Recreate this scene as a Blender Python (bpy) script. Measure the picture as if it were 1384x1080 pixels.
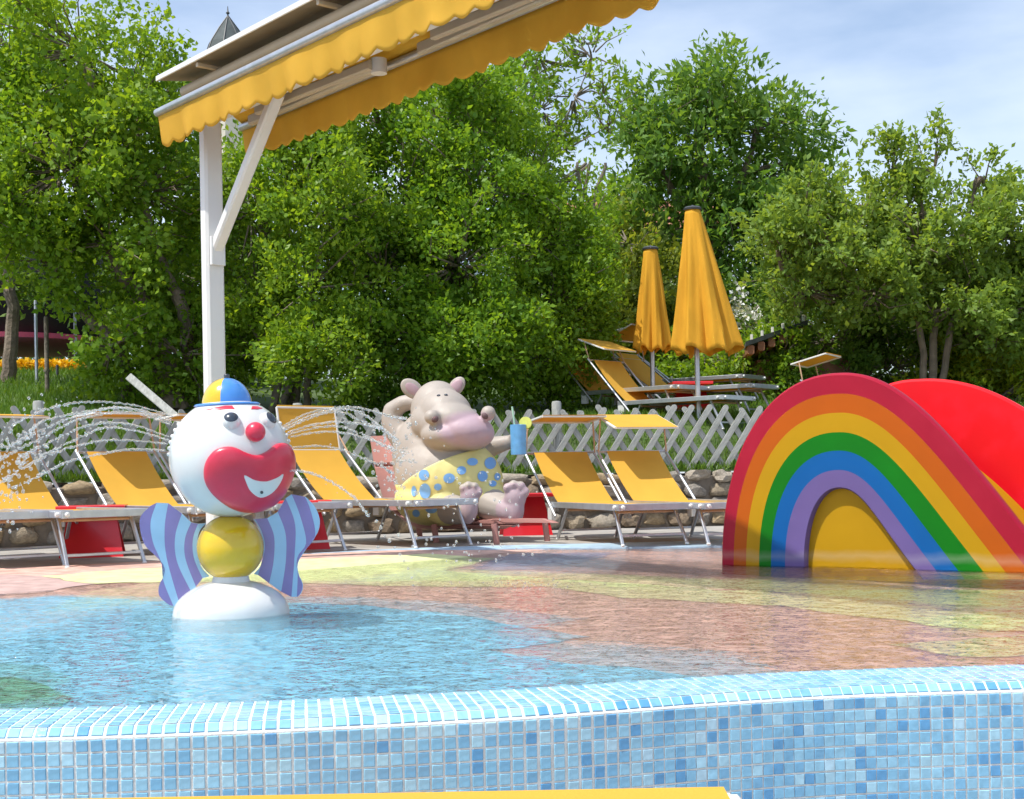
import bpy, bmesh, math, random
import numpy as np
from mathutils import Vector, Matrix, noise as mnoise
from mathutils.bvhtree import BVHTree
random.seed(7); RNG = np.random.default_rng(7)
R = math.radians; PI = math.pi
for o in list(bpy.data.objects): bpy.data.objects.remove(o)
scene = bpy.context.scene; COL = scene.collection

# ------------------------------------------------------------------ camera, sky, sun, exposure
FPX, HZ, CAMZ, ROLL = 1800.0, 640.0, 0.6, R(1.0)
cd = bpy.data.cameras.new('camera'); cam = bpy.data.objects.new('camera', cd); COL.objects.link(cam)
cd.sensor_width = 36; cd.lens = FPX/1384*36; cd.shift_y = (HZ-540)/1384; cd.clip_end = 3000; cd.clip_start = 0.05
cR = Vector((math.cos(ROLL), 0, -math.sin(ROLL))); cU = Vector((math.sin(ROLL), 0, math.cos(ROLL))); cF = Vector((0, 1, 0))
cam.matrix_world = Matrix(((cR.x, cU.x, 0, 0), (0, 0, -1, 0), (cR.z, cU.z, 0, CAMZ), (0, 0, 0, 1)))
scene.camera = cam
SUN = Vector((-0.42, -0.23, 0.88)).normalized()
world = bpy.data.worlds.new('World'); scene.world = world; world.use_nodes = True
wn = world.node_tree; wn.nodes.clear()
sky = wn.nodes.new('ShaderNodeTexSky'); sky.sky_type = 'NISHITA'; sky.sun_disc = False
sky.sun_elevation = math.asin(SUN.z); sky.sun_rotation = math.atan2(SUN.x, SUN.y)
sky.air_density = 1.0; sky.dust_density = 1.2; sky.ozone_density = 1.6
tc = wn.nodes.new('ShaderNodeTexCoord'); mp = wn.nodes.new('ShaderNodeMapping'); mp.inputs['Scale'].default_value = (1.6, 1.6, 5.0); mp.inputs['Rotation'].default_value = (0.15, 0.1, 0.4)
nz = wn.nodes.new('ShaderNodeTexNoise'); nz.inputs['Scale'].default_value = 1.7; nz.inputs['Detail'].default_value = 6; nz.inputs['Roughness'].default_value = .5
rp = wn.nodes.new('ShaderNodeValToRGB'); rp.color_ramp.elements[0].position = .38; rp.color_ramp.elements[1].position = .68
rp.color_ramp.elements[0].color = (.14, .14, .14, 1); rp.color_ramp.elements[1].color = (.85, .85, .85, 1)
mx = wn.nodes.new('ShaderNodeMixRGB'); mx.inputs[2].default_value = (5.6, 6.2, 7.2, 1)
bg = wn.nodes.new('ShaderNodeBackground'); bg.inputs['Strength'].default_value = 0.15
wo = wn.nodes.new('ShaderNodeOutputWorld')
L = wn.links.new
L(tc.outputs['Generated'], mp.inputs[0]); L(mp.outputs[0], nz.inputs[0]); L(nz.outputs[0], rp.inputs[0]); L(rp.outputs[0], mx.inputs[0])
L(sky.outputs[0], mx.inputs[1]); L(mx.outputs[0], bg.inputs[0]); L(bg.outputs[0], wo.inputs[0])
sd = bpy.data.lights.new('sun', 'SUN'); sd.energy = 4.2; sd.angle = R(.53); sd.color = (1, .955, .88)
sun = bpy.data.objects.new('sun', sd); COL.objects.link(sun); sun.location = (-20, 0, 40)
sun.rotation_euler = SUN.to_track_quat('Z', 'Y').to_euler()
scene.view_settings.view_transform = 'Standard'; scene.view_settings.look = 'None'
scene.view_settings.exposure = 0.36; scene.view_settings.gamma = 1
scene.render.engine = 'CYCLES'
try:
    scene.cycles.transparent_max_bounces = 16; scene.cycles.max_bounces = 8
except Exception: pass

# ------------------------------------------------------------------ helpers
def P(x, y, d):
    xc, yc = (x-692)/FPX, (HZ-y)/FPX
    return Vector((0, 0, CAMZ)) + d*(xc*cR + yc*cU + cF)
def G(x, y, z=0.0):
    xc, yc = (x-692)/FPX, (HZ-y)/FPX
    dv = xc*cR + yc*cU + cF
    return Vector((0, 0, CAMZ)) + dv*((z-CAMZ)/dv.z)
def proj(p):
    v = Vector(p)-Vector((0, 0, CAMZ)); d = v.y
    return 692+FPX*v.dot(cR)/d, HZ-FPX*v.dot(cU)/d

class MB:
    def __init__(s): s.v = []; s.f = []; s.m = []
    def add(s, vs, fs, mi=0):
        b = len(s.v); s.v += [tuple(v) for v in vs]
        for f in fs: s.f.append([b+i for i in f]); s.m.append(mi)
    def box(s, a, b, mi=0, M=None):
        vs = [Vector((x, y, z)) for x in (a[0], b[0]) for y in (a[1], b[1]) for z in (a[2], b[2])]
        if M: vs = [M @ v for v in vs]
        s.add(vs, [(0,1,3,2),(4,6,7,5),(0,4,5,1),(2,3,7,6),(0,2,6,4),(1,5,7,3)], mi)
    def bar(s, p, q, w, h, up=(0,0,1), mi=0):
        p, q = Vector(p), Vector(q); d = (q-p); l = d.length; d.normalize()
        up = Vector(up); sx = d.cross(up)
        if sx.length < 1e-4: sx = d.cross(Vector((1,0,0)))
        sx.normalize(); uz = sx.cross(d)
        c = min(w, h)*.18
        prof = [(-w/2+c,-h/2),(w/2-c,-h/2),(w/2,-h/2+c),(w/2,h/2-c),(w/2-c,h/2),(-w/2+c,h/2),(-w/2,h/2-c),(-w/2,-h/2+c)]
        vs = [p+sx*a+uz*b for a, b in prof]+[q+sx*a+uz*b for a, b in prof]
        s.add(vs, [(i,(i+1)%8,8+(i+1)%8,8+i) for i in range(8)]+[tuple(range(7,-1,-1)), tuple(range(8,16))], mi)
    def tube(s, pts, r, n=8, mi=0, cap=True):
        pts = [Vector(p) for p in pts]; k = len(pts)
        rs = [float(r)]*k if not hasattr(r, '__len__') else [float(q) for q in r]
        vs = []; ref = None
        for i in range(k):
            t = (pts[min(i+1,k-1)]-pts[max(i-1,0)]).normalized()
            if ref is None: ref = t.orthogonal().normalized()
            ref = (ref - t*ref.dot(t)).normalized(); b = t.cross(ref)
            for j in range(n):
                a = 2*PI*j/n; vs.append(pts[i]+rs[i]*(math.cos(a)*ref+math.sin(a)*b))
        fs = [(i*n+j, i*n+(j+1)%n, (i+1)*n+(j+1)%n, (i+1)*n+j) for i in range(k-1) for j in range(n)]
        if cap: fs += [tuple(range(n-1,-1,-1)), tuple(range((k-1)*n, k*n))]
        s.add(vs, fs, mi)
    def lathe(s, prof, n=32, c=(0,0,0), mi=0, M=None):
        c = Vector(c); vs = []
        for r, z in prof:
            for j in range(n):
                a = 2*PI*j/n; v = Vector((r*math.cos(a), r*math.sin(a), z)); vs.append((M@v if M else v)+c)
        k = len(prof)
        fs = [(i*n+j, i*n+(j+1)%n, (i+1)*n+(j+1)%n, (i+1)*n+j) for i in range(k-1) for j in range(n)]
        fs += [tuple(range(n-1,-1,-1)), tuple(range((k-1)*n, k*n))]
        s.add(vs, fs, mi)
    def ball(s, c, r, n=16, m=10, M=None, mi=0):
        if not hasattr(r, '__len__'): r = (r, r, r)
        r = [float(q) for q in r]
        c = Vector(c); vs = []; fs = []
        for i in range(m+1):
            t = PI*i/m
            for j in range(n):
                a = 2*PI*j/n; v = Vector((r[0]*math.sin(t)*math.cos(a), r[1]*math.sin(t)*math.sin(a), r[2]*math.cos(t)))
                vs.append((M@v if M else v)+c)
        fs = [(i*n+j, (i+1)*n+j, (i+1)*n+(j+1)%n, i*n+(j+1)%n) for i in range(m) for j in range(n)]
        s.add(vs, fs, mi)
    def mesh(s, name, mats, smooth=True):
        me = bpy.data.meshes.new(name); me.from_pydata(s.v, [], s.f)
        for m in (mats if isinstance(mats, (list, tuple)) else [mats]): me.materials.append(m)
        me.polygons.foreach_set('material_index', s.m)
        bm = bmesh.new(); bm.from_mesh(me); bmesh.ops.remove_doubles(bm, verts=bm.verts, dist=1e-5)
        bmesh.ops.dissolve_degenerate(bm, edges=bm.edges, dist=1e-6)
        bmesh.ops.recalc_face_normals(bm, faces=bm.faces); bm.to_mesh(me); bm.free()
        if smooth:
            me.polygons.foreach_set('use_smooth', [True]*len(me.polygons))
            try: me.set_sharp_from_angle(angle=R(38))
            except Exception: pass
        me.update(); return me
    def build(s, name, mats, parent=None, smooth=True):
        return link(name, s.mesh(name, mats, smooth), parent)
def link(name, me, parent=None):
    o = bpy.data.objects.new(name, me); COL.objects.link(o)
    if parent: o.parent = parent
    return o
def tag(o, label, cat, group=None):
    o['label'] = label; o['category'] = cat
    if group: o['group'] = group
    return o
def thing(name, label, cat, loc=(0,0,0), rz=0, group=None):
    o = bpy.data.objects.new(name, None); COL.objects.link(o); o.location = loc; o.rotation_euler = (0,0,rz)
    o.empty_display_size = .1
    return tag(o, label, cat, group)
def struct(o): o['kind'] = 'structure'; return o
def stuff(o): o['kind'] = 'stuff'; return o

def mat(name, col, rough=.5, metal=0, var=.12, vscale=6, bump=0, bscale=60, coat=0, spec=.5, stretch=(1,1,1), transl=0, dirt=0, dirtcol=(.1,.08,.06), dscale=2.5):
    m = bpy.data.materials.new(name); m.use_nodes = True; nt = m.node_tree; n = nt.nodes; b = n['Principled BSDF']; L = nt.links.new
    b.inputs['Roughness'].default_value = rough; b.inputs['Metallic'].default_value = metal
    b.inputs['Specular IOR Level'].default_value = spec
    if coat: b.inputs['Coat Weight'].default_value = coat; b.inputs['Coat Roughness'].default_value = .08
    tc = n.new('ShaderNodeTexCoord'); mp = n.new('ShaderNodeMapping'); mp.inputs['Scale'].default_value = stretch
    L(tc.outputs['Object'], mp.inputs[0])
    nz = n.new('ShaderNodeTexNoise'); nz.inputs['Scale'].default_value = vscale; nz.inputs['Detail'].default_value = 5; L(mp.outputs[0], nz.inputs[0])
    mr = n.new('ShaderNodeMapRange'); mr.inputs[1].default_value = .3; mr.inputs[2].default_value = .7; mr.inputs[3].default_value = 1-var; mr.inputs[4].default_value = 1+var*.6; L(nz.outputs[0], mr.inputs[0])
    mu = n.new('ShaderNodeMixRGB'); mu.blend_type = 'MULTIPLY'; mu.inputs[0].default_value = 1; mu.inputs[1].default_value = (*col, 1); L(mr.outputs[0], mu.inputs[2])
    out = mu.outputs[0]
    if dirt:
        n2 = n.new('ShaderNodeTexNoise'); n2.inputs['Scale'].default_value = dscale; n2.inputs['Detail'].default_value = 8; n2.inputs['Roughness'].default_value = .65; L(mp.outputs[0], n2.inputs[0])
        r2 = n.new('ShaderNodeMapRange'); r2.inputs[1].default_value = .5; r2.inputs[2].default_value = .75; r2.inputs[3].default_value = 0; r2.inputs[4].default_value = dirt; L(n2.outputs[0], r2.inputs[0])
        m2 = n.new('ShaderNodeMixRGB'); m2.inputs[2].default_value = (*dirtcol, 1); L(r2.outputs[0], m2.inputs[0]); L(out, m2.inputs[1]); out = m2.outputs[0]
    L(out, b.inputs['Base Color'])
    if bump:
        nb = n.new('ShaderNodeTexNoise'); nb.inputs['Scale'].default_value = bscale; nb.inputs['Detail'].default_value = 4; L(mp.outputs[0], nb.inputs[0])
        bp = n.new('ShaderNodeBump'); bp.inputs['Strength'].default_value = bump; bp.inputs['Distance'].default_value = .02; L(nb.outputs[0], bp.inputs['Height']); L(bp.outputs[0], b.inputs['Normal'])
    if transl:
        tr = n.new('ShaderNodeBsdfTranslucent'); L(out, tr.inputs[0]); ms = n.new('ShaderNodeMixShader'); ms.inputs[0].default_value = transl
        L(b.outputs[0], ms.inputs[1]); L(tr.outputs[0], ms.inputs[2]); L(ms.outputs[0], n['Material Output'].inputs[0])
    m.diffuse_color = (*col, 1)
    return m
def leafmat(name, col, transl=.54, rough=.45):
    m = bpy.data.materials.new(name); m.use_nodes = True; nt = m.node_tree; n = nt.nodes; b = n['Principled BSDF']; L = nt.links.new
    at = n.new('ShaderNodeAttribute'); at.attribute_name = 'tint'
    mu = n.new('ShaderNodeMixRGB'); mu.blend_type = 'MULTIPLY'; mu.inputs[0].default_value = 1; mu.inputs[1].default_value = (*col, 1); L(at.outputs['Color'], mu.inputs[2])
    L(mu.outputs[0], b.inputs['Base Color']); b.inputs['Roughness'].default_value = rough; b.inputs['Specular IOR Level'].default_value = .35
    tr = n.new('ShaderNodeBsdfTranslucent')
    m3 = n.new('ShaderNodeMixRGB'); m3.blend_type = 'MULTIPLY'; m3.inputs[0].default_value = 1; m3.inputs[2].default_value = (1.35, 1.15, .5, 1); L(mu.outputs[0], m3.inputs[1]); L(m3.outputs[0], tr.inputs[0])
    ms = n.new('ShaderNodeMixShader'); ms.inputs[0].default_value = transl; L(b.outputs[0], ms.inputs[1]); L(tr.outputs[0], ms.inputs[2]); L(ms.outputs[0], n['Material Output'].inputs[0])
    m.diffuse_color = (*col, 1); return m

M = {}
M['grout'] = mat('grout', (.78,.79,.77), .8, var=.15, vscale=25, bump=.2, bscale=200, dirt=.35, dirtcol=(.5,.47,.40), dscale=7)
TILECOL = [(.14,.43,.69),(.18,.49,.73),(.24,.55,.76),(.32,.61,.78),(.38,.63,.79),(.07,.33,.64)]
TILECOL = [tuple(q*.84+.16*(.3*c[0]+.5*c[1]+.2*c[2]) for q in c) for c in TILECOL]
for i, c in enumerate(TILECOL): M['tile%d'%i] = mat('glazed_tile_%d'%i, c, .12, var=.14, vscale=45, spec=.6, bump=.06, bscale=70)
M['concrete'] = mat('concrete', (.36,.34,.31), .85, var=.2, vscale=4, bump=.3, bscale=40, dirt=.5, dirtcol=(.2,.18,.15))
M['paving'] = mat('lower_paving', (.35,.33,.30), .85, var=.2, bump=.2)
def floorpaint(name, col, var=.25):
    return mat(name, col, .55, var=var, vscale=9, dirt=.35, dirtcol=tuple(c*.6 for c in col), dscale=14, bump=.2, bscale=30)
M['f_red'] = floorpaint('floor_red', (.66,.42,.34), .35)
M['f_pink'] = floorpaint('floor_pink', (.54,.37,.33))
M['f_yellow'] = floorpaint('floor_yellow', (.72,.74,.36))
M['f_blue'] = floorpaint('floor_blue', (.28,.60,.76), .3)
M['f_green'] = floorpaint('floor_green', (.16,.38,.25), .3)
M['f_cyan'] = floorpaint('floor_cyan', (.36,.50,.62))
M['f_shadow'] = floorpaint('floor_shadow', (.34,.28,.36))  # purple-grey tone stands for the awning's shadow on the floor
M['stone'] = [mat('stone_%d'%i, c, .9, var=.35, vscale=5, bump=.8, bscale=14, dirt=.45, dirtcol=(.16,.12,.08), dscale=3) for i, c in enumerate([(.33,.27,.19),(.40,.35,.28),(.24,.18,.12),(.36,.27,.16),(.29,.26,.22)])]
M['mortar'] = mat('mortar', (.19,.16,.125), .95, var=.3, vscale=8, bump=.6, bscale=30)
M['oldwood'] = mat('weathered_wood', (.38,.39,.36), .85, var=.3, vscale=7, stretch=(6,6,1), bump=.4, bscale=30, dirt=.35, dirtcol=(.22,.23,.18), dscale=5)
M['bark'] = mat('bark', (.20,.155,.115), .95, var=.4, vscale=8, bump=.9, bscale=22, dirt=.4, dirtcol=(.2,.2,.15))
M['bark_pale'] = mat('bark_pale', (.20,.17,.13), .95, var=.35, vscale=8, bump=.8, bscale=22)
M['soil'] = mat('lawn_soil', (.07,.11,.03), .95, var=.4, vscale=1.2, bump=.6, bscale=20)
M['yfab'] = mat('yellow_canvas', (.73,.42,.06), .75, var=.05, vscale=5, bump=.12, bscale=300, transl=.22, spec=.2)
M['awnfab'] = mat('awning_fabric', (.73,.44,.055), .75, var=.06, vscale=4, bump=.1, bscale=250, transl=.3, spec=.2, dirt=.12, dirtcol=(.4,.25,.04))
M['umbfab'] = mat('parasol_fabric', (.73,.38,.035), .8, var=.10, vscale=5, stretch=(2,2,.6), bump=.15, bscale=60, transl=.22, spec=.15)
M['alu'] = mat('aluminium', (.52,.54,.57), .38, .75, var=.12, vscale=14, dirt=.2, dirtcol=(.35,.34,.32))
M['alu_paint'] = mat('white_metal_paint', (.68,.68,.67), .4, var=.05, vscale=3, dirt=.15, dirtcol=(.5,.47,.4), dscale=3)
M['plate'] = mat('shaded_plate_metal', (.22,.20,.17), .6, var=.15, dirt=.3)  # dark tone stands for the deep shade under the awning roof
M['shaded_metal'] = mat('shaded_white_metal', (.46,.40,.31), .5, var=.08)  # white awning metal with its brown shade put into the colour
M['lit_rod'] = mat('orange_lit_rod', (.52,.33,.20), .6, var=.2)  # orange light reflected onto arms and stretchers is put into the colour
M['plastic_w'] = mat('white_plastic', (.70,.70,.68), .35, var=.04)
M['redplastic'] = mat('red_plastic', (.66,.015,.03), .35, var=.1, vscale=5, coat=.3, dirt=.12, dirtcol=(.5,.08,.07))
M['c_white'] = mat('clown_white', (.65,.66,.655), .28, var=.05, vscale=5, coat=.35, bump=.04, bscale=12, stretch=(1.6,1.6,.4), dirt=.30, dirtcol=(.50,.50,.46), dscale=5)
M['c_red'] = mat('clown_red', (.62,.022,.06), .33, var=.14, vscale=8, coat=.3, dirt=.25, dirtcol=(.55,.10,.13), dscale=6)
M['c_yellow'] = mat('clown_yellow', (.66,.43,.008), .22, var=.06, coat=.6, bump=.03, bscale=14)
M['c_blue'] = mat('clown_blue', (.06,.24,.62), .25, var=.06, coat=.5)
M['c_black'] = mat('clown_black', (.03,.04,.06), .25, var=.1, coat=.5)
M['c_lblue'] = mat('wing_light_blue', (.32,.55,.76), .3, var=.08, coat=.4)
M['c_purple'] = mat('wing_purple', (.235,.20,.46), .3, var=.10, coat=.4)
M['r_shaded_red'] = mat('slide_shaded_red', (.34,.001,.022), .5, var=.08, vscale=3, spec=.3, dirt=.10, dirtcol=(.5,.05,.08), dscale=3)  # rainbow face colours are darkened to carry the shade on it
M['r_sunlit_red'] = mat('slide_sunlit_red', (.74,.003,.010), .42, var=.08, vscale=3, spec=.35, dirt=.3, dirtcol=(.82,.03,.07), dscale=3)  # sunlit copy of the slide red, for the far wall
M['r_orange'] = mat('slide_orange', (.43,.085,.002), .5, var=.07, vscale=3, spec=.2)  # this and the following face colours are darkened for shade too
M['r_yellow'] = mat('slide_yellow', (.44,.24,.002), .5, var=.06, vscale=3, spec=.2)
M['r_green'] = mat('slide_green', (.002,.155,.004), .5, var=.10, vscale=3, spec=.2)
M['r_blue'] = mat('slide_blue', (.002,.095,.32), .5, var=.07, vscale=3, spec=.2)
M['r_purple'] = mat('slide_purple', (.14,.098,.27), .5, var=.10, vscale=3, spec=.2)
M['h_shorts'] = mat('hippo_shorts', (.68,.62,.25), .6, var=.08, vscale=5)
M['h_dot'] = mat('hippo_dot', (.17,.38,.72), .5, var=.1)
M['h_pink'] = mat('hippo_pink', (.42,.28,.31), .5, var=.1)
M['h_chair'] = mat('terracotta_paint', (.42,.20,.175), .6, var=.14, vscale=4, dirt=.25, dirtcol=(.35,.2,.17))
M['h_cup'] = mat('cup_blue', (.14,.38,.68), .35, var=.16, vscale=18)
M['lemon'] = mat('lemon', (.62,.66,.14), .5, var=.15, vscale=20)
M['straw'] = mat('straw_green', (.42,.66,.50), .5)
M['tile_roof'] = mat('red_roof', (.36,.15,.09), .85, var=.25, vscale=4, bump=.4)
M['slate'] = mat('slate', (.06,.075,.075), .75, var=.3, vscale=3, bump=.3)
M['plaster'] = mat('plaster', (.62,.57,.48), .9, var=.1, bump=.2)
M['timber'] = mat('brown_timber', (.22,.10,.05), .8, var=.25, vscale=5, bump=.3)
M['dark'] = mat('dark_metal', (.05,.055,.06), .5, var=.2)
M['net'] = mat('black_net', (.012,.013,.016), .9, var=.3)
M['teal'] = mat('teal_pad', (.03,.30,.27), .6)
M['glassdark'] = mat('window_glass', (.04,.05,.06), .08, var=.1)
# hippo skin: pinkish snout paint over warm grey
def hippo_skin():
    m = mat('hippo_skin', (.37,.325,.285), .55, var=.05, vscale=5, bump=.08, bscale=30)
    nt = m.node_tree; n = nt.nodes; L = nt.links.new; b = n['Principled BSDF']
    at = n.new('ShaderNodeAttribute'); at.attribute_name = 'pink'
    mx = n.new('ShaderNodeMixRGB'); mx.inputs[2].default_value = (.43,.31,.355,1)
    src = b.inputs['Base Color'].links[0].from_socket
    L(at.outputs['Fac'], mx.inputs[0]); L(src, mx.inputs[1]); L(mx.outputs[0], b.inputs['Base Color']); return m
M['h_skin'] = hippo_skin()
def limescale(m, z0, z1, amt, col=(.62,.60,.52)):
    nt = m.node_tree; n = nt.nodes; L = nt.links.new; b = n['Principled BSDF']; src = b.inputs['Base Color'].links[0].from_socket
    tc = n.new('ShaderNodeTexCoord'); sx = n.new('ShaderNodeSeparateXYZ'); L(tc.outputs['Object'], sx.inputs[0])
    nz = n.new('ShaderNodeTexNoise'); nz.inputs['Scale'].default_value = 7; nz.inputs['Detail'].default_value = 6; L(tc.outputs['Object'], nz.inputs[0])
    ad = n.new('ShaderNodeMath'); ad.operation = 'MULTIPLY_ADD'; ad.inputs[1].default_value = .06; L(nz.outputs[0], ad.inputs[0]); L(sx.outputs[2], ad.inputs[2])
    r = n.new('ShaderNodeValToRGB'); e = r.color_ramp.elements; mid = (z0+z1)/2+.03
    e[0].position = max(0,z0+.03-.03); e[0].color = (0,0,0,1); e[1].position = z1+.06; e[1].color = (0,0,0,1); x = e.new(mid); x.color = (amt,amt,amt,1)
    L(ad.outputs[0], r.inputs[0]); mx = n.new('ShaderNodeMixRGB'); mx.inputs[2].default_value = (*col,1); L(r.outputs[0], mx.inputs[0]); L(src, mx.inputs[1]); L(mx.outputs[0], b.inputs['Base Color'])
for k_ in ('r_shaded_red','r_orange','r_yellow','r_green','r_blue','r_purple'): limescale(M[k_], .05, .075, .15)
def water_surface():
    m = bpy.data.materials.new('pool_water'); m.use_nodes = True; nt = m.node_tree; n = nt.nodes; n.clear(); L = nt.links.new
    tc = n.new('ShaderNodeTexCoord')
    hs = []
    for sc, st, dt in ((4.5, .16, 2), (12, .38, 2), (32, .24, 2)):
        z = n.new('ShaderNodeTexNoise'); z.inputs['Scale'].default_value = sc; z.inputs['Detail'].default_value = dt; z.inputs['Distortion'].default_value = .5; L(tc.outputs['Object'], z.inputs[0])
        mm = n.new('ShaderNodeMath'); mm.operation = 'MULTIPLY'; mm.inputs[1].default_value = st/sc; L(z.outputs[0], mm.inputs[0]); hs.append(mm)
    a1 = n.new('ShaderNodeMath'); L(hs[0].outputs[0], a1.inputs[0]); L(hs[1].outputs[0], a1.inputs[1])
    a2 = n.new('ShaderNodeMath'); L(a1.outputs[0], a2.inputs[0]); L(hs[2].outputs[0], a2.inputs[1])
    bp = n.new('ShaderNodeBump'); bp.inputs['Strength'].default_value = 1; bp.inputs['Distance'].default_value = 1.9; L(a2.outputs[0], bp.inputs['Height'])
    fr = n.new('ShaderNodeFresnel'); fr.inputs[0].default_value = 1.33; L(bp.outputs[0], fr.inputs[1])
    gl = n.new('ShaderNodeBsdfGlossy'); gl.inputs['Roughness'].default_value = .02; L(bp.outputs[0], gl.inputs['Normal'])
    tr = n.new('ShaderNodeBsdfTransparent'); tr.inputs[0].default_value = (.93,.97,.98,1)
    rf = n.new('ShaderNodeBsdfRefraction'); rf.inputs['IOR'].default_value = 1.2; rf.inputs['Roughness'].default_value = .01; L(bp.outputs[0], rf.inputs['Normal'])
    m1 = n.new('ShaderNodeMixShader'); m1.inputs[0].default_value = .4; L(tr.outputs[0], m1.inputs[1]); L(rf.outputs[0], m1.inputs[2])
    m2 = n.new('ShaderNodeMixShader'); L(fr.outputs[0], m2.inputs[0]); L(m1.outputs[0], m2.inputs[1]); L(gl.outputs[0], m2.inputs[2])
    o = n.new('ShaderNodeOutputMaterial'); L(m2.outputs[0], o.inputs[0]); return m
M['water'] = water_surface()
def spray_mat():
    m = bpy.data.materials.new('clear_water'); m.use_nodes = True; nt = m.node_tree; n = nt.nodes; n.clear(); L = nt.links.new
    tc = n.new('ShaderNodeTexCoord'); z = n.new('ShaderNodeTexNoise'); z.inputs['Scale'].default_value = 90; L(tc.outputs['Object'], z.inputs[0])
    bp = n.new('ShaderNodeBump'); bp.inputs['Strength'].default_value = .6; bp.inputs['Distance'].default_value = .01; L(z.outputs[0], bp.inputs['Height'])
    g = n.new('ShaderNodeBsdfGlass'); g.inputs['IOR'].default_value = 1.33; g.inputs['Roughness'].default_value = .03; L(bp.outputs[0], g.inputs['Normal'])
    d = n.new('ShaderNodeBsdfDiffuse'); d.inputs[0].default_value = (.85,.88,.9,1)
    t = n.new('ShaderNodeBsdfTransparent')
    m0 = n.new('ShaderNodeMixShader'); m0.inputs[0].default_value = .3; L(g.outputs[0], m0.inputs[1]); L(d.outputs[0], m0.inputs[2])
    m1 = n.new('ShaderNodeMixShader'); m1.inputs[0].default_value = .55; L(m0.outputs[0], m1.inputs[1]); L(t.outputs[0], m1.inputs[2])
    o = n.new('ShaderNodeOutputMaterial'); L(m1.outputs[0], o.inputs[0]); return m
M['spray'] = spray_mat()

# ------------------------------------------------------------------ plan curves
def smooth_curve(pts, n):
    pts = [Vector(p) for p in pts]; k = len(pts); out = []
    for i in range(k-1):
        p0, p1, p2, p3 = pts[max(i-1,0)], pts[i], pts[i+1], pts[min(i+2,k-1)]
        for j in range(n):
            t = j/n; out.append(.5*((2*p1)+(p2-p0)*t+(2*p0-5*p1+4*p2-p3)*t*t+(3*p1-p0-3*p2+p3)*t**3))
    out.append(pts[-1]); return out
NEAR = [G(*q) for q in ((0,963),(220,957),(430,949),(692,936),(900,922),(1100,911),(1384,902))]
dl = (NEAR[0]-NEAR[1]); dr = (NEAR[-1]-NEAR[-2])
NEAR = [NEAR[0]+dl*6, NEAR[0]+dl*2.5] + NEAR + [NEAR[-1]+dr*2, NEAR[-1]+dr*5]
near_curve = smooth_curve(NEAR, 14)
FAR = [G(*q) for q in ((0,776),(217,764),(405,754),(556,746),(700,742),(972,735))]
FAR = [Vector((-7,7.4,0)), Vector((-5,7.9,0))] + FAR + [Vector((3.4,11.3,0)), Vector((6,11.6,0)), Vector((9,11.7,0))]
far_curve = smooth_curve(FAR, 10)
WALL = [Vector((-14,9.2,0)), Vector((-8,10.2,0)), Vector((-4.6,11.75,0)), Vector((-2.2,13.05,0)), Vector((.5,13.55,0)), Vector((3,13.9,0)), Vector((7,14.1,0)), Vector((16,14.2,0))]
wall_curve = smooth_curve(WALL, 16)
wx = np.array([p.x for p in wall_curve]); wy = np.array([p.y for p in wall_curve])
def ywall(x): return float(np.interp(x, wx, wy))
def zt(x, y):
    s = y-ywall(x)
    b_ = min(1,max(0,(s-.25)/1.1)); z = .57 + .38*b_*b_*(3-2*b_) + (.14*s if s < 9 else 1.26+.02*(s-9))
    return z + .04*mnoise.noise(Vector((x*.5, y*.5, 0)))*min(1, max(0, s))
def floor_z(x, y):      # gently sloping beach-entry floor
    a, b = G(0,800), G(720,744); t = (b-a).normalized(); nrm = Vector((-t.y, t.x, 0))
    return .028*((Vector((x,y,0))-a).dot(nrm))

# ------------------------------------------------------------------ ground, deck, lawn
m = MB(); m.add([(-400,-200,-.76),(400,-200,-.76),(400,800,-.76),(-400,800,-.76)], [(0,1,2,3)])
struct(m.build('lower_terrace', M['paving']))
# deck between far rim and stone wall
m = MB(); N = 120
fx = np.array([p.x for p in far_curve]); fy = np.array([p.y for p in far_curve])
xs = np.linspace(-9, 9, N)
vs = [(x, float(np.interp(x, fx, fy))+.02, .02) for x in xs]+[(x, ywall(x)+.15, .02) for x in xs]
m.add(vs, [(i, i+1, N+i+1, N+i) for i in range(N-1)])
struct(m.build('deck', M['concrete']))
# lawn
m = MB(); nx, ny = 90, 60
gx = np.concatenate([np.linspace(-200,-16,12), np.linspace(-14,14,66), np.linspace(16,200,12)])
gs = np.concatenate([np.linspace(.12,6,22), np.linspace(6.4,20,24), np.geomspace(22,600,14)])
vs = [(x, ywall(x)+s, zt(x, ywall(x)+s)) for s in gs for x in gx]
m.add(vs, [(j*90+i, j*90+i+1, (j+1)*90+i+1, (j+1)*90+i) for j in range(59) for i in range(89)])
struct(m.build('lawn', M['soil']))

# ------------------------------------------------------------------ pool floor, water
def sheet(name, pts, material, lift=0.0):
    m = MB(); me = bpy.data.meshes.new(name); bm = bmesh.new()
    vs = [bm.verts.new((p[0], p[1], floor_z(p[0], p[1])+lift)) for p in pts]
    bm.faces.new(vs); bmesh.ops.triangulate(bm, faces=bm.faces); bmesh.ops.recalc_face_normals(bm, faces=bm.faces)
    for f in bm.faces:
        if f.normal.z < 0: f.normal_flip()
    bm.to_mesh(me); bm.free(); me.materials.append(material); return struct(link(name, me))
near_in = [p for p in near_curve]
outline = [(p.x, p.y) for p in near_in if -4.6 < p.x < 5.5] + [(p.x, p.y+.0) for p in reversed(far_curve) if -4.6 < p.x < 5.5]
pool_floor = sheet('pool_floor', outline, M['f_red'])
def GF(x, y):       # pixel to sloped floor
    z = 0
    for _ in range(6): p = G(x, y, z); z = floor_z(p.x, p.y)
    return (p.x, p.y)
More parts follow.
